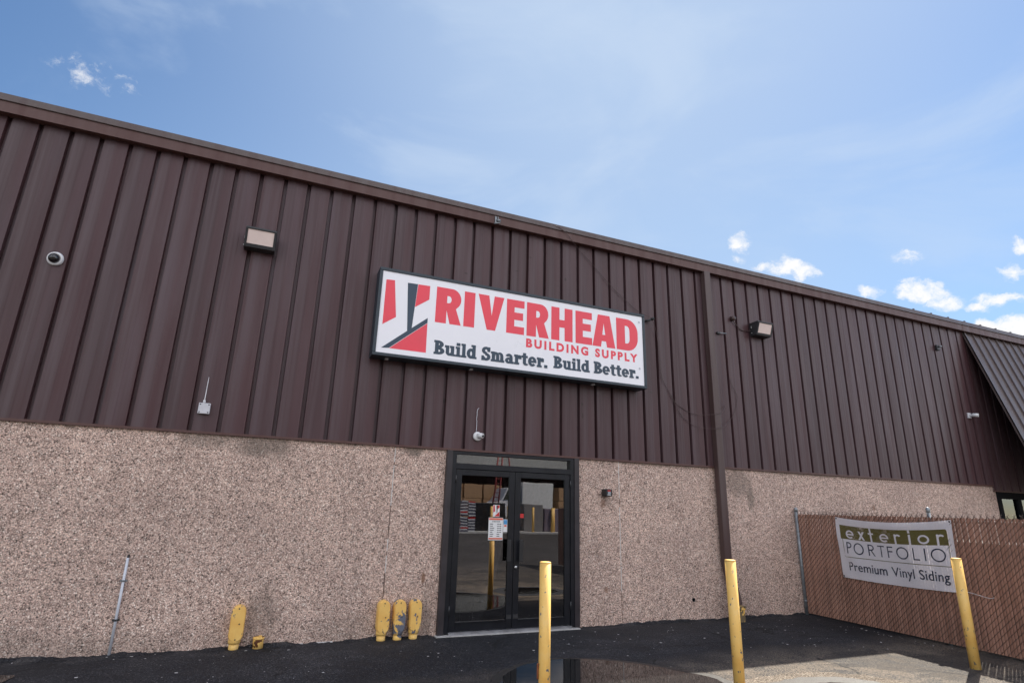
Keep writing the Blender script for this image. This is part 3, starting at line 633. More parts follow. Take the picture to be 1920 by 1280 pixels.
# ------------------------------------------------------------------ small fittings on the siding
e = empty('dome_camera', (-.127, 0, 4.15)); tag(e, 'white dome camera high on the left siding', 'security camera')
b = MB(); b.lathe([(.0, 0.004), (.078, .004), (.082, .02), (.074, .045), (.06, .05), (.055, .04)], (0, -1, -.12), (0, 0, 0), 28); b.build('housing', M['white'], e)
b = MB(); b.lathe([(.055, .038), (.055, .05), (.049, .075), (.035, .095), (.018, .105), (0, .108)], (0, -1, -.12), (-.004, 0, 0), 24); b.build('dome', M['glassblack'], e)
e = empty('antenna_box', (1.645, 0, 2.525)); tag(e, 'small grey junction box with a thin upright antenna rod', 'antenna')
b = MB(); b.box(-.062, .062, -.055, -.006, .0, .125); b.build('box', M['grey'], e, .005)
for x in (-.045, .045):
    for z in (.017, .108): b = MB(); b.lathe([(0, .0565), (.008, .0565), (.008, .05)], (0, -1, 0), (x, 0, z), 8); b.build('screw', M['lampbody'], e)
b = MB(); b.tube([(-.012, -.03, .126), (-.012, -.03, .16)], .014, 10); b.tube([(-.012, -.03, .161), (-.012, -.03, .175), (-.01, -.03, .44)], [.008, .005, .0028], 8); b.build('rod', M['white'], e)
e = empty('motion_sensor', (5.072, 0, 2.512)); tag(e, 'white eyeball security camera hanging on its cable over the doors', 'security camera')
b = MB(); b.lathe([(0, 0.0), (.062, 0.0), (.064, .03), (.055, .045), (0, .045)], (0, -1, 0), (0, 0, 0), 24); b.build('base', M['white'], e)
b = MB(); b.tube([(0, -.04, .0), (.03, -.075, .008), (.05, -.105, .002)], [.034, .037, .033], 16); b.build('eyeball', M['white'], e)
b = MB(); b.lathe([(0, .001), (.022, .001), (.022, -.004)], Vector((.03, -.055, .004)).normalized(), (.0505, -.106, .002), 14); b.build('lens', M['glassblack'], e)
b = MB(); rnd = random.Random(5); b.tube([(-.02 + rnd.uniform(-.004, .004), -.018, .06 + i * .03) for i in range(11)] + [(-.005, -.014, .39), (.012, -.004, .4)], .004, 6); b.build('lead', M['pvc'], e)
e = empty('fascia_bracket', (5.2, -.103, 5.81)); tag(e, 'weathered grey bracket clamped to the fascia above the sign', 'bracket')
b = MB(); b.box(-.03, .0, -.02, 0, .0, .115); b.box(.015, .028, -.02, 0, .03, .115); b.build('plate', M['galv'], e, .003)
b = MB(); b.tube([(.0, -.02, .05), (.05, -.05, .035)], .02, 12); b.tube([(-.04, -.0, -.008), (.05, -.04, .012)], .012, 8); b.build('clamp', M['galv'], e)
e = empty('cable_anchor', (8.09, 0, 4.7)); tag(e, 'dark insulator hook holding the cable right of the sign', 'cable hook')
b = MB(); b.tube([(-.02, -.0, -.01), (-.01, -.06, 0), (.01, -.1, .008)], .012, 8); b.tube([(-.1, -.035, -.035), (.02, -.09, .0)], .018, 10); b.build('hook', M['lampbody'], e)
b = MB(); b.lathe([(0, .0), (.02, .0), (.026, .02), (.02, .05), (0, .05)], (.4, -.9, .1), (.0, -.075, .002), 14); b.build('insulator', M['lampbody'], e)
def smooth_pts(p, k=6):
    o = []; n = len(p)
    for i in range(n - 1):
        p0, p1, p2, p3 = Vector(p[max(i-1, 0)]), Vector(p[i]), Vector(p[i+1]), Vector(p[min(i+2, n-1)])
        for q in range(k):
            t = q / k; o.append(.5 * ((2*p1) + (p2 - p0) * t + (2*p0 - 5*p1 + 4*p2 - p3) * t*t + (3*p1 - p0 - 3*p2 + p3) * t**3))
    return o + [Vector(p[-1])]
b = MB()
b.tube(smooth_pts([(5.95, -.02, 6.065), (6.15, -.10, 6.03), (6.3, -.122, 5.985), (6.45, -.12, 5.9), (6.559, -.105, 5.80), (6.71, -.035, 5.72), (6.964, -.025, 5.52), (7.373, -.028, 5.15), (7.841, -.03, 4.83), (8.086, -.085, 4.70), (8.225, -.03, 4.415), (8.266, -.02, 3.97), (8.304, -.02, 3.70), (8.453, -.02, 3.46), (8.574, -.02, 3.30), (8.897, -.022, 3.17), (9.2, -.13, 3.165), (9.43, -.13, 3.22), (9.609, -.02, 3.372)]), .0038, 6)
b.tube(smooth_pts([(8.43, -.02, 3.50), (8.569, -.02, 3.23), (8.722, -.022, 3.065), (8.95, -.03, 2.96), (9.216, -.13, 2.926), (9.45, -.13, 2.98), (9.65, -.03, 3.1), (9.812, -.02, 3.25), (9.904, -.02, 3.543), (9.827, -.02, 3.727), (9.781, -.01, 3.867)]), .0034, 6)
tag(b.build('loose_cable', M['spout']), 'thin dark cable draped from the roof edge past the sign in loops', 'cable')
e = empty('conduit_hub', (9.944, 0, 5.02)); tag(e, 'round brown conduit hub with a lead to the wall light', 'conduit hub')
b = MB(); b.lathe([(0, .0), (.045, 0.0), (.045, .07), (.036, .085), (0, .085)], (0, -1, 0), (0, 0, 0), 20); b.build('cap', M['spout'], e)
b = MB(); b.tube(smooth_pts([(0, -.03, -.03), (.1, -.025, -.12), (.22, -.02, -.19), (.43, -.02, -.17)]), .008, 6); b.build('lead', M['spout'], e)
e = empty('rod_bracket', (9.6, 0, 4.69)); tag(e, 'short rusty strap bracket beside the downspout', 'bracket')
b = MB(); b.tube([(0, -.0, 0), (.0, -.05, .0), (.02, -.055, 0), (.16, -.04, .01)], .01, 8); b.build('arm', M['galv'], e); b = MB(); b.box(-.05, .02, -.045, -.005, -.02, .02); b.build('clip', M['lampbody'], e, .004)
e = empty('wall_stub', (15.93, 0, 5.28)); tag(e, 'small dark bracket stub high on the far siding', 'bracket')
b = MB(); b.box(-.05, .05, -.05, -.004, -.06, .06); b.build('plate', M['lampbody'], e, .006); b = MB(); b.tube([(0, -.05, .02), (.02, -.11, .01)], .02, 10); b.build('stub', M['galv'], e)
e = empty('bullet_camera', (16.62, 0, 3.81)); tag(e, 'small white bullet camera on the siding beside the awning', 'security camera')
b = MB(); b.box(-.055, .055, -.03, -.004, -.06, .06); b.build('mount', M['grey'], e, .006); b = MB(); b.tube([(.0, -.03, 0), (.03, -.09, .0)], .018, 10); b.tube([(.02, -.06, .01), (.06, -.17, -.01)], .04, 14); b.build('barrel', M['white'], e)
# keypad
e = empty('card_reader', (7.155, WY, 1.77)); tag(e, 'small black entry keypad with a red light on the wall right of the doors', 'keypad')
b = MB(); b.box(-.052, .06, -.125, -.002, 0, .105); b.build('case', M['rubber'], e, .008)
b = MB(); b.box(-.03, .032, -.129, -.1255, .015, .092); b.build('face_plate', M['lampbody'], e)
b = MB(); b.box(-.025, .025, -.1315, -.1295, .07, .088); b.build('indicator', M['red'], e)
b = MB(); b.box(-.02, .028, -.1315, -.1295, .036, .064); b.build('screen', M['signgrey'], e); b = MB(); b.box(-.028, .028, -.1315, -.1295, .017, .027); b.build('label_strip', M['white'], e)
# weep pipe
e = empty('drain_pipe', (8.714, WY, .291)); tag(e, 'small black round drain opening low in the wall', 'drain')
b = MB(); b.lathe([(.021, .0), (.021, .012), (.028, .012), (.028, 0.0)], (0, -1, 0), (0, 0, 0), 18); b.build('collar', M['lampbody'], e); b = MB(); b.lathe([(0, .003), (.0209, .003)], (0, -1, 0), (0, 0, 0), 18); b.build('opening', M['glassblack'], e)

# ------------------------------------------------------------------ conduit covers
def stadium(w, h, n=10): return [(w * math.cos(a), h - w + w * math.sin(a)) for a in [PI * i / n for i in range(n + 1)]] + [(w * math.cos(a), w + w * math.sin(a)) for a in [PI + PI * i / n for i in range(n + 1)]]
def cover(x, mat, label, lean=0.):
    e = empty('conduit_cover', (x, WY, 0)); e.rotation_euler = (0, lean, 0); tag(e, label, 'conduit cover', 'yellow conduit covers along the wall')
    b = MB(); b.prism([(a, c + .075) for a, c in stadium(.074, .37)], lambda a, c, d: (a, d, c), -.005, -.108); b.build('body', mat, e, .004)
    b = MB(); b.prism([(a, c + .085) for a, c in stadium(.066, .35)], lambda a, c, d: (a, d, c), -.1115, -.126); b.build('cover_plate', mat, e, .002)
    for a, c in ((0, .415), (0, .105), (.02, .26)): b = MB(); b.lathe([(0, .13), (.007, .13), (.007, .1262)], (0, -1, 0), (a, 0, c), 8); b.build('screw', M['lampbody'], e)
    b = MB(); b.lathe([(.062, .06), (.064, .085), (.058, .12), (0, .12)], (0, 0, 1), (-.005, -.06, 0), 20); b.lathe([(.052, -.03), (.052, .0595)], (0, 0, 1), (-.005, -.06, 0), 20); b.build('collar', mat, e)
cover(2.35, M['yint'], 'single yellow conduit cover standing alone left of the trio')
cover(3.955, M['yint2'], 'leftmost of the three yellow conduit covers, paint mostly whole')
cover(4.152, M['ypeel'], 'middle of the three yellow conduit covers, paint badly peeled')
cover(4.348, M['ychip'], 'yellow conduit cover nearest the doors, paint chipped at one edge')
e = empty('pipe_stub', (2.59, -.05, 0)); tag(e, 'short rusty yellow pipe stub at the foot of the wall', 'pipe stub')
b = MB(); b.lathe([(.056, -.02), (.056, .1), (.052, .115), (.046, .118), (.044, .1), (0, .1)], (0, 0, 1), (0, 0, 0), 22); b.build('pipe', M['yrust'], e)
b = MB(); b.lathe([(.0565, .09), (.060, .092), (.060, .108), (.0565, .11)], (0, 0, 1), (0, 0, 0), 22); b.build('collar', M['yint'], e)
e = empty('plastic_conduit', (1.18, WY, 0)); tag(e, 'thin white plastic conduit rising up the wall at left', 'conduit')
b = MB(); b.tube([(.008, -.02, -.02), (.0, -.02, .94)], .0135, 12); b.build('pipe', M['pvc'], e)
b = MB(); b.tube([(.0, -.02, .941), (.0, -.018, .955), (.004, -.004, .965)], .011, 8); b.build('end_fitting', M['lampbody'], e)
for z in (.33, .71):
    b = MB(); b.box(-.03, .035, -.012, -.001, z - .008, z + .012); b.tube([(.002, -.02, z - .008), (.002, -.02, z + .012)], .0165, 12); b.build('strap', M['galv'] if z > .5 else M['lampbody'], e)
# sealing mortar smears at the wall foot
rnd = random.Random(21)
for x0, x1 in ((2.7, 3.4), (8.05, 8.2)):
    x = x0
    while x < x1:
        w = rnd.uniform(.1, .3); h = rnd.uniform(.006, .016); b = MB(); b.prism([(WY, .001), (WY - .02, .001), (WY - .004, h)], lambda y, z, d: (d, y, z), x, min(x1, x + w)); b.build('mortar_fillet', M['sillconc'], B); x += w * rnd.uniform(1.02, 1.5)
b = MB(); rnd = random.Random(33)
for xa, xb in ((-6, 4.6), (6.75, 17)):
    x = xa; prev = None; h = .012; d = .07
    while x < xb:
        h = max(.002, min(.034, h + rnd.uniform(-.009, .009))); d = max(.03, min(.14, d + rnd.uniform(-.03, .03)))
        cur = [b.bm.verts.new((x, WY - .001, h)), b.bm.verts.new((x, WY - .02, h * rnd.uniform(.5, .95))), b.bm.verts.new((x, WY - d, .002))]
        if prev:
            for k in (0, 1): b.bm.faces.new((prev[k], cur[k], cur[k + 1], prev[k + 1]))
        prev = cur; x += rnd.uniform(.012, .04)
tag(b.build('asphalt_edge', M['asphalt']), kind='structure')

# ------------------------------------------------------------------ notices on the doors
e = empty('hours_notice', (5.404, -.0, 1.135)); tag(e, 'white opening hours notice with red bands taped inside the left door', 'notice')
b = MB(); b.box(-.105, .105, .004, .0085, 0, .295); b.build('sheet', M['paper'], e)
for z0_, z1_ in ((.265, .29), (.014, .034)): part('red_band', M['orange'], e, (-.1, .1, .0022, .0035, z0_, z1_))
b = MB()
b.box(-.105, .105, .001, .0035, -.006, .004)
def nfn(x, z, d): return (x, .0035 - d, z)
letters_mesh(b, [fit(text_polys('STORE HOURS', .02), -.055, .06, .237, .017)], nfn, .0004)
for i in range(7):
    z = .212 - i * .026
    w = (.045, .042, .062, .055, .037, .052, .042)[i]
    letters_mesh(b, [rect(-.085, z - .004, -.085 + w, z + .005), rect(.02, z - .004, .045, z + .005) if i < 5 else rect(.015, z - .004, .055, z + .005)] + ([rect(.052, z - .004, .08, z + .005)] if i < 5 else []), nfn, .0004)
b.build('print', M['ink'], e)
e = empty('logo_decal', (5.406, 0, 1.443)); tag(e, 'small red and white emblem sticker above the hours notice', 'sticker')
b = MB(); b.box(-.048, .048, .004, .0085, 0, .156); b.build('backing', M['paper'], e)
kx, kz = .09 / .62, .148 / .98
def lfn(x, z, d): return ((x - 3.888) * kx, .0035 - d, .078 + (z - 4.045) * kz)
b = MB(); letters_mesh(b, [[[(3.577, 4.526), (3.694, 4.533), (3.752, 4.007), (3.579, 3.882)]], [[(4.023, 4.532), (4.193, 4.536), (4.194, 4.333), (4.0, 4.191)]], [[(4.191, 3.984), (4.198, 3.563), (3.698, 3.563)]]], lfn, .0004); b.build('emblem_red', M['red'], e)
b = MB(); letters_mesh(b, [[[(3.874, 4.529), (4.018, 4.533), (3.978, 3.884), (3.918, 3.834)]]], lfn, .0009); b.build('emblem_navy', M['ink'], e)
e = empty('blue_decal', (5.545, 0, 1.245)); tag(e, 'narrow blue and white sticker beside the hours notice', 'sticker')
b = MB(); b.box(-.03, .03, .004, .0085, 0, .165); b.build('backing', M['paper'], e)
b = MB(); b.box(-.026, .026, .0022, .0035, .1, .16); b.build('blue_print', M['blue'], e); b = MB(); b.box(-.018, .018, .0022, .0035, .07, .094); b.build('picture', M['orange'], e)
b = MB(); b.box(-.028, .028, -.0, .0085, -.028, .028); e = b.build('red_decal', M['red'], None, 0, (5.79, 0, 1.462)); tag(e, 'small red square sticker on the right door glass', 'sticker')

# ------------------------------------------------------------------ bollards
def bollard(x, y, h, r, label, group='yellow steel bollards by the entrance', mat=None):
    e = empty('bollard', (x, y, 0)); tag(e, label, 'bollard', group)
    b = MB(); b.tube([(0, 0, -.05), (0, 0, h - .014)], r, 28); b.build('post', mat or M['ypost'], e)
    b = MB(); b.lathe([(r - .0005, h - .0135), (r + .0006, h - .009), (r - .002, h - .002), (r * .7, h), (0, h + .002)], (0, 0, 1), (0, 0, 0), 28); b.build('cap', mat or M['ypost'], e)
    return e
b1 = bollard(4.615, -3.115, 1.15, .046, 'yellow bollard standing in front of the glass doors')
hk = MB(); hk.tube([(-.045, 0, .4), (-.06, 0, .41), (-.062, 0, .392), (-.05, -.0, .385)], .006, 6); hk.tube([(-.052, .01, .385), (-.052, .01, .3)], .008, 6); hk.build('chain_hook', M['rusty'] or simple('rust', (.25, .08, .03), .8), b1)
bollard(6.575, -3.1, 1.15, .049, 'yellow bollard standing in front of the downspout')
bollard(9.924, -3.134, 1.147, .052, 'yellow bollard beside the banner on the fence')

# ------------------------------------------------------------------ slatted chain-link fence (local x runs along it towards the camera)
FD = Vector((-.0557, -.998, 0)).normalized(); FO = Vector((11.02, -.05, 0))
fz = math.atan2(FD.y, FD.x)
F = empty('chain_link_fence', FO, fz); tag(F, 'chain link fence with brown privacy slats running out from the wall', 'fence')
LEN, HT, SP = 8.0, 1.615, .0375
# in local space +y points to the back (away from the lot)?  facing side is -y_local or +y_local
side = 1 if Matrix.Rotation(-fz, 3, 'Z') @ Vector((-1, 0, 0)) @ Vector((0, 1, 0)) > 0 else -1
b = MB(); rnd = random.Random(2)
n = int(LEN / SP)
for i in range(n):
    x = i * SP + .002; o = rnd.uniform(-.002, .002); zt = HT - .012 - rnd.uniform(0, .012); l = rnd.uniform(-.0015, .0015)
    w = .0338
    b.prism([(x, .001 + o), (x + w * .18, -.0035 + o), (x + w * .82, -.0035 + o), (x + w, .001 + o), (x + w * .8, .003 + o), (x + w * .2, .003 + o)], lambda a, c, d: (a + l * d, side * -c, d), .03, zt)
b.build('privacy_slats', M['slat'], F)
b = MB(); pitch = .075
k = -int(HT / pitch) - 2
while k * pitch < LEN:
    for dirn, yo in ((1, .0075), (-1, -.0075)):
        x0 = k * pitch + (0 if dirn > 0 else 0); 
        pa = Vector((x0, 0, .03)); pb = Vector((x0 + HT - .03, 0, HT))
        if dirn < 0: pa = Vector((x0 + HT - .03, 0, .03)); pb = Vector((x0, 0, HT))
        # clip to 0..LEN
        def at(xx): t_ = (xx - pa.x) / (pb.x - pa.x); return pa + (pb - pa) * t_
        lo, hi = max(0, min(pa.x, pb.x)), min(LEN, max(pa.x, pb.x))
        if hi - lo > .02:
            A, Bq = at(lo), at(hi); b.tube([(A.x, side * yo, A.z), (Bq.x, side * yo, Bq.z)], .0027, 4, False)
    k += 1
k = 0
while k * pitch < LEN - .05:   # twisted barbs along the top edge
    x = k * pitch; rx = rnd.uniform(-.004, .004)
    b.tube([(x - .012, side * .006, HT - .012), (x + rx, 0, HT + .012), (x + .016, side * -.004, HT + .034 + rx)], .0024, 4)
    b.tube([(x + .012, side * -.006, HT - .012), (x - rx, 0, HT + .010), (x - .014, side * .004, HT + .028)], .0024, 4)
    k += 1
b.build('wire_mesh', M['wiremetal'], F)
def fpost(s, off, h, r):
    b = MB(); b.tube([(s, off, -.05), (s, off, h)], r, 18); b.lathe([(r + .003, h - .04), (r + .004, h), (r * .8, h + .025), (0, h + .036)], (0, 0, 1), (s, off, 0), 18)
    for z in (.2, .75, 1.3): b.lathe([(r + .0006, z), (r + .004, z + .002), (r + .004, z + .02), (r + .0006, z + .022)], (0, 0, 1), (s, off, 0), 18)
    b.build('post', M['galv'], F)
fpost(-.028, 0, 1.68, .029); fpost(2.24, side * -.045, 1.70, .024); fpost(4.6, side * -.045, 1.7, .024); fpost(7.0, side * -.045, 1.7, .024)
b = MB(); b.tube([(0, side * -.03, 1.55), (LEN, side * -.03, 1.55)], .018, 10); b.build('rail', M['galv'], F)

BS = MB()  # unseen dark stack, added to keep sun and bright ground out of the slat gaps
for k in range(8): BS.box(.32, 1.45, -7.0 + k * .01, -.5 + k * .013, .1 + k * .15, .1 + k * .15 + .135)
tag(BS.build('sun_blocker', M['dark'], None, 0, (11.0, 0, 0)), 'unseen dark stack added behind the slatted fence to block sun through its gaps', 'light blocker')
# ------------------------------------------------------------------ banner tied to the fence
BN = empty('vinyl_banner', FO, fz); tag(BN, 'white vinyl banner for exterior portfolio siding tied to the slatted fence', 'banner')
S0, S1 = .78, 2.545; ZT, ZB = 1.572, .672
def ease(a): return a * a * (3 - 2 * a)
def bpos(s, z, d=0.):
    u = (s - S0) / (S1 - S0); v = (z - ZB) / (ZT - ZB)
    sag = -.062 * math.sin(PI * u) ** .8 * max(0, v - .35) / .65 if 0 < u < 1 else 0
    sagb = -.018 * math.sin(PI * max(0, min(1, u))) * (1 - v)
    off = .018 + .022 * math.sin(PI * max(0, min(1, u))) * (.35 + .65 * v * v) + .008 * math.sin(9 * u + 3 * v) + .0045 * math.sin(23 * u - 6 * v) + .004 * math.sin(31 * (u + .35 * v)) * max(0, 1 - 3 * min(u, 1 - u)) + .01 * math.exp(-((v - .93) / .06) ** 2) * math.sin(PI * max(0, min(1, u)))
    skew = (.02 * v - .01) * (u - .5) * 2
    return Vector((s + skew, side * (off + d), z + sag + sagb))
b = MB(); NU, NVv = 60, 30
gr = [[b.bm.verts.new(bpos(S0 + (S1 - S0) * i / NU, ZB + (ZT - ZB) * j / NVv)) for j in range(NVv + 1)] for i in range(NU + 1)]
for i in range(NU):
    for j in range(NVv):
        f = b.bm.faces.new((gr[i][j], gr[i+1][j], gr[i+1][j+1], gr[i][j+1])); f.smooth = True
b.build('cloth', M['banner'], BN)
def subdiv(polys, mx=.06):
    """split polygons so that printed shapes follow the cloth"""
    bm = bmesh.new()
    for p in polys: bm.faces.new([bm.verts.new((x, z, 0)) for x, z in p])
    bmesh.ops.triangulate(bm, faces=bm.faces)
    for _ in range(6):
        es = [e_ for e_ in bm.edges if e_.calc_length() > mx]
        if not es: break
        bmesh.ops.subdivide_edges(bm, edges=es, cuts=1); bmesh.ops.triangulate(bm, faces=[f for f in bm.faces if len(f.verts) > 3])
    o = [[(v.co.x, v.co.y) for v in f.verts] for f in bm.faces]; bm.free(); return o
def bprint(name, layers, mat, d0=.0012):
    b = MB()
    for i, polys in enumerate(layers):
        for p in subdiv(polys): b.face([bpos(x, z, d0 + .00006 * i) for x, z in p])
    b.build(name, mat, BN)
def bprint_split(name, polys, mat, gap, d0=.0012):
    """one part per letter or word: shapes whose x ranges lie closer than gap belong together"""
    for_ = sorted(polys, key=lambda p: min(x for x, z in p)); groups = []; end = None
    for p in for_:
        a, c = min(x for x, z in p), max(x for x, z in p)
        if end is None or a > end + gap: groups.append([]); end = c
        groups[-1].append(p); end = max(end, c)
    for gp in groups: bprint(name, [[p] for p in gp], mat, d0)
gz0, gz1 = 1.252, 1.462; gx0, gx1 = .845, 2.475
bprint('green_field', [[[(gx0, gz0), (gx1, gz0), (gx1, gz1 - .03)] + pts_arc(gx1 - .03, gz1 - .03, .03, .03, 0, 90, 5) + [(gx0, gz1)]]], M['olive'])
lw = .008
rcb = .03
ln = [rect(.868, 1.02, .868 + lw, gz0), rect(2.468, .975, 2.468 + lw, gz0), rect(.895, .975, 2.468, .975 + lw + .001)] + [band(.895, 1.002, .027, .027, .021, .021, 180, 270, 6)]
bprint('outline_print', ln, M['olive'])
def mono_O(x0, x1, z0, z1, w): cx_, cz_ = (x0 + x1) / 2, (z0 + z1) / 2; rx_, rz_ = (x1 - x0) / 2, (z1 - z0) / 2; return band(cx_, cz_, rx_, rz_, rx_ - w, rz_ - w, 0, 360, 36)
xb, xt = 1.266, 1.395; w = .026
def ring_e(x0, x1): return [band((x0+x1)/2, (xb+xt)/2, (x1-x0)/2, (xt-xb)/2, (x1-x0)/2 - w, (xt-xb)/2 - w, 0, 315, 26), rect(x0 + .01, (xb+xt)/2 - .012, x1 - .001, (xb+xt)/2 + .01)]
ext = ring_e(.935, 1.075)
ext += [[[(1.15, xb - .003), (1.185, xb - .003), (1.262, xt), (1.227, xt)]], [[(1.227, xb - .003), (1.262, xb - .003), (1.185, xt), (1.15, xt)]]]
ext += [rect(1.352, gz0 - .003, 1.38, gz1 - .002), rect(1.325, xt - .03, 1.41, xt - .006)]
ext += ring_e(1.505, 1.655)
ext += [rect(1.745, gz0 - .003, 1.773, xt + .002), band(1.8, xt - .045, .05, .047, .024, .021, 30, 170, 8)]
ext += [rect(1.95, gz0 - .003, 1.98, xt + .002), rect(1.95, xt + .022, 1.98, gz1 - .002)]
ext += [mono_O(2.08, 2.24, xb, xt, w)]
ext += [rect(2.33, gz0 - .003, 2.358, xt + .002), band(2.386, xt - .045, .052, .047, .026, .021, 30, 170, 8)]
bprint_split('letter', [p for l_ in ext for p in l_], M['banner'], .004, .0026)
z0, z1, w = 1.035, 1.208, .0175
por = [rect(.925, z0, .925 + w, z1), band(.96, z1 - .046, .05, .046, .05 - w, .046 - w, -90, 90, 12), rect(.925, z1 - w, .962, z1), rect(.925, z1 - .092, .962, z1 - .092 + w)]
por += [mono_O(1.045, 1.215, z0 - .003, z1 + .003, w)]
x = 1.285; por += [rect(x, z0, x + w, z1), band(x + .045, z1 - .046, .05, .046, .05 - w, .046 - w, -90, 90, 12), rect(x, z1 - w, x + .047, z1), rect(x, z1 - .092, x + .047, z1 - .092 + w), [[(x + .035, z1 - .085), (x + .052, z1 - .085), (x + .108, z0), (x + .09, z0)]]]
por += [rect(1.44, z1 - w, 1.555, z1), rect(1.49, z0, 1.49 + w, z1)]
por += [rect(1.6, z0, 1.6 + w, z1), rect(1.6, z1 - w, 1.69, z1), rect(1.6, z1 - .085, 1.68, z1 - .085 + w)]
por += [mono_O(1.735, 1.915, z0 - .003, z1 + .003, w)]
por += [rect(1.982, z0, 1.982 + w, z1), rect(1.982, z0, 2.075, z0 + w)]
por += [rect(2.142, z0, 2.142 + w, z1), mono_O(2.225, 2.42, z0 - .003, z1 + .003, w)]
bprint_split('letter', [p for l_ in por for p in l_], M['bnavy'], .004)
bprint_split('word', fit(text_polys('Premium Vinyl Siding', 0.006, 1.02), .925, 2.44, .79, .122, .006), M['bnavy'], .028)
for s_, z_ in ((S0 + .02, ZT - .02), (S1 - .02, ZT - .02), (S0 + .02, ZB + .02), (S1 - .02, ZB + .02)):
    p_ = bpos(s_, z_, .001); b = MB(); b.lathe([(.005, .0), (.012, .0), (.012, .002), (.005, .002)], (0, side, 0), p_, 14); b.build('grommet', M['lampbody'], BN)
b = MB(); p_ = bpos(S1 - .02, ZB + .02, .003); b.tube(smooth_pts([p_, p_ + Vector((.02, side * .012, -.03)), p_ + Vector((.04, side * .01, .01)), p_ + Vector((.3, side * .004, -.03)), p_ + Vector((.36, side * .006, -.035)), p_ + Vector((.4, side * .01, -.02))]), .003, 6)
b.build('tie_cord', M['white'], BN)

# ------------------------------------------------------------------ across the yard (seen only in the door glass)
tag(part('loading_apron', M['sillconc'], None, (2, 45, -60, -27.6, -.1, .1)), kind='structure')
SH = empty('storage_shed', (20, -38, 0)); tag(SH, 'tall open fronted brown storage shed across the yard behind the camera', 'building')
part('back_wall', M['siding'], SH, (-25, 25, -8.2, -8, 0, 8)); part('roof', M['roofmetal'], SH, (-25, 25, -8.2, 3.5, 8, 8.3)); part('fascia', simple('pale_grey_metal', (.42, .42, .40), .5), SH, (-25, 25, 3.3, 3.5, 4.6, 8))
part('side_wall', M['siding'], SH, (-25, -24.8, -8, 3.3, 0, 8)); part('side_wall', M['siding'], SH, (24.8, 25, -8, 3.3, 0, 8))
for x in (-14, -7, 6.6, 14): part('column', M['galv'] if abs(x) < 5 else M['spout'], SH, (x - .12, x + .12, 3.0, 3.24, 0, 4.6))
card = simple('cardboard', (.36, .22, .12), .8); wrap = simple('black_stretch_wrap', (.02, .02, .022), .25); grw = simple('grey_wrapped_goods', (.2, .19, .19), .5); prp = simple('mauve_wrapped_goods', (.17, .14, .18), .4); bund = simple('shingle_bundle_white', (.6, .6, .62), .5); bundd = simple('shingle_bundle_blue', (.05, .05, .09), .5)
rnd = random.Random(9)
for i, x in enumerate((15.4, 16.95, 18.5, 24.9)):
    b = MB()
    for k in range(3):
        z = .1 + k * 1.05; dx = rnd.uniform(-.05, .05); b.box(-.72 + dx, .72 + dx, -.6, .6, z, z + 1.02)
    tag(b.build('carton_stack', card, None, .01, (x, -34.5, 0)), ('leftmost', 'second', 'third', 'rightmost')[i] + ' stack of brown cartons inside the open shed across the yard', 'cartons', 'cartons in the shed')
e = empty('bundle_pallet', (14.25, -28.2, 0)); tag(e, 'pallet of striped shingle bundles across the yard', 'pallet')
for k in range(20):
    z = .1 + k * .088 + (.06 if k > 9 else 0)
    for q in range(3):
        b = MB(); dx = rnd.uniform(-.03, .03); b.box(-.75 + q * .5 + dx, -.28 + q * .5 + dx, -.5, .5, z, z + .075); b.build('bundle', bund if (k + q) % 2 == 0 else (bundd if (k + q * 3) % 5 else M['red']), e)
for x, w_, h_, m_, lb in ((16.35, 1.1, 1.85, wrap, 'black wrapped pallet load across the yard'), (19.5, .72, 1.85, grw, 'grey wrapped pallet load across the yard'), (21.3, 1.0, 1.6, prp, 'mauve wrapped pallet load across the yard')):
    b = MB(); b.box(-w_, w_, -.6, .6, .1, h_); tag(b.build('pallet_load', m_, None, .04, (x, -29.3, 0)), lb, 'pallet', 'wrapped pallet loads')
TR = empty('box_truck', (20.5, -32.3, .1)); tag(TR, 'white box truck parked behind the pallets across the yard', 'truck')
b = MB(); b.box(-.8, 1.7, -1.2, 1.2, 1.0, 3.3); b.build('cargo_box', simple('truck_white', (.75, .75, .73), .4), TR, .03)
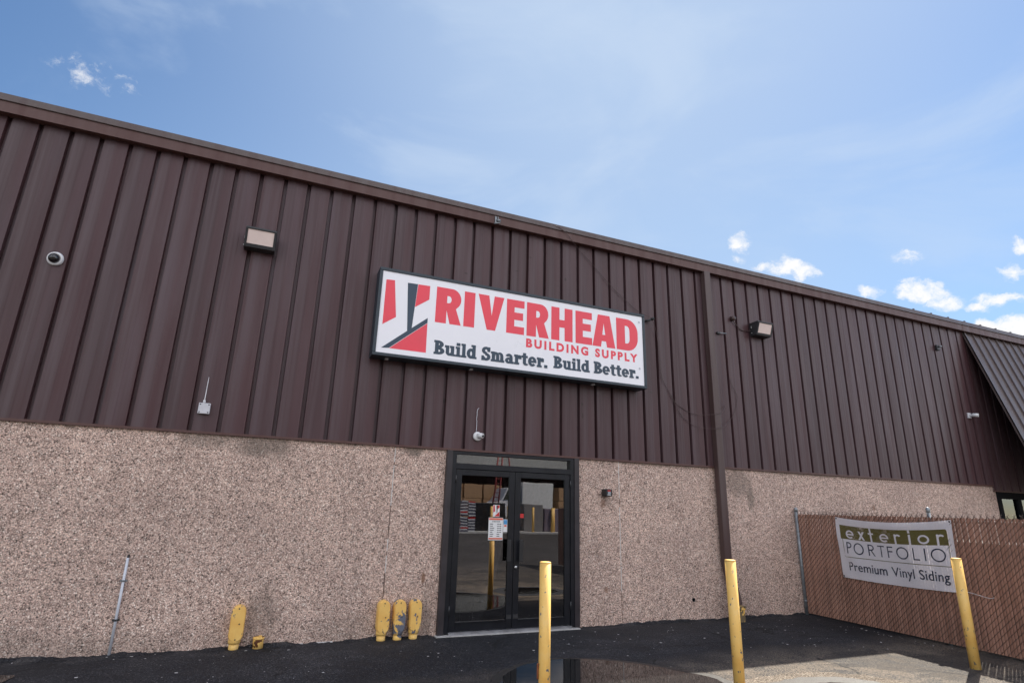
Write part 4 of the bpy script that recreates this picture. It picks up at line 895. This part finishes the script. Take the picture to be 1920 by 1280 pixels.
b = MB(); b.prism([(-2.9, .6), (-2.9, 1.7), (-2.4, 2.0), (-1.9, 2.85), (-.95, 2.95), (-.95, .6)], lambda a, c, d: (a, d, c), -1.1, 1.1); b.build('cab', M['white'], TR, .05)
b = MB(); b.prism([(-2.25, 2.02), (-1.85, 2.7), (-1.2, 2.75), (-1.2, 2.02)], lambda a, c, d: (a, d, c), 1.103, 1.13); b.build('window', M['glassblack'], TR)
for x in (-2.2, .9):
    for y in (-1.0, 1.0):
        b = MB(); b.lathe([(0, -.14), (.45, -.14), (.48, -.1), (.48, .1), (.45, .14), (0, .14)], (0, 1, 0), (x, y, .48), 24); b.build('wheel', M['rubber'], TR)
for i, (x, y) in enumerate(((19.15, -28.0), (20.65, -28.1), (21.0, -28.6), (16.2, -28.0), (17.35, -28.0))):
    bollard(x, y, 1.65, .08, ('first', 'second', 'third', 'fourth', 'fifth')[i] + ' yellow bollard along the apron across the yard', 'far bollards along the loading apron', M['ypost'])
e = empty('step_ladder', (17.7, -29.9, .1)); LAD = M['red'] = simple('faded_red_ladder', (.28, .045, .04), .5); tag(e, 'tall red ladder set up in front of the truck across the yard', 'ladder')
b = MB()
for s0, s1 in (((-.9, 0, 0), (-.2, 0, 6.5)), ((-.45, 0, 0), (.05, 0, 6.5)), ((.95, 0, 0), (.22, 0, 6.5))): b.tube([s0, s1], .06, 6)
for k in range(20): z = .3 + k * .31; f_ = z / 6.5; b.tube([(-.9 + .7 * f_, 0, z), (-.45 + .5 * f_, 0, z)], .025, 5)
b.build('frame', M['red'], e)
# wire rack just inside the left leaf
e = empty('wire_rack', (5.05, .3, .02)); tag(e, 'thin white wire display rack just inside the left door', 'rack')
b = MB()
for x in (-.18, 0, .18, .36): b.tube([(x, 0, 0), (x, 0, .55)], .004, 5); b.tube([(x, 0, .3), (x + .05, -.1, .3), (x + .05, -.1, .34)], .003, 5)
b.tube([(-.18, 0, .3), (.36, 0, .3)], .003, 5); b.tube([(-.18, 0, .06), (.36, 0, .06)], .003, 5); b.build('frame', M['white'], e)
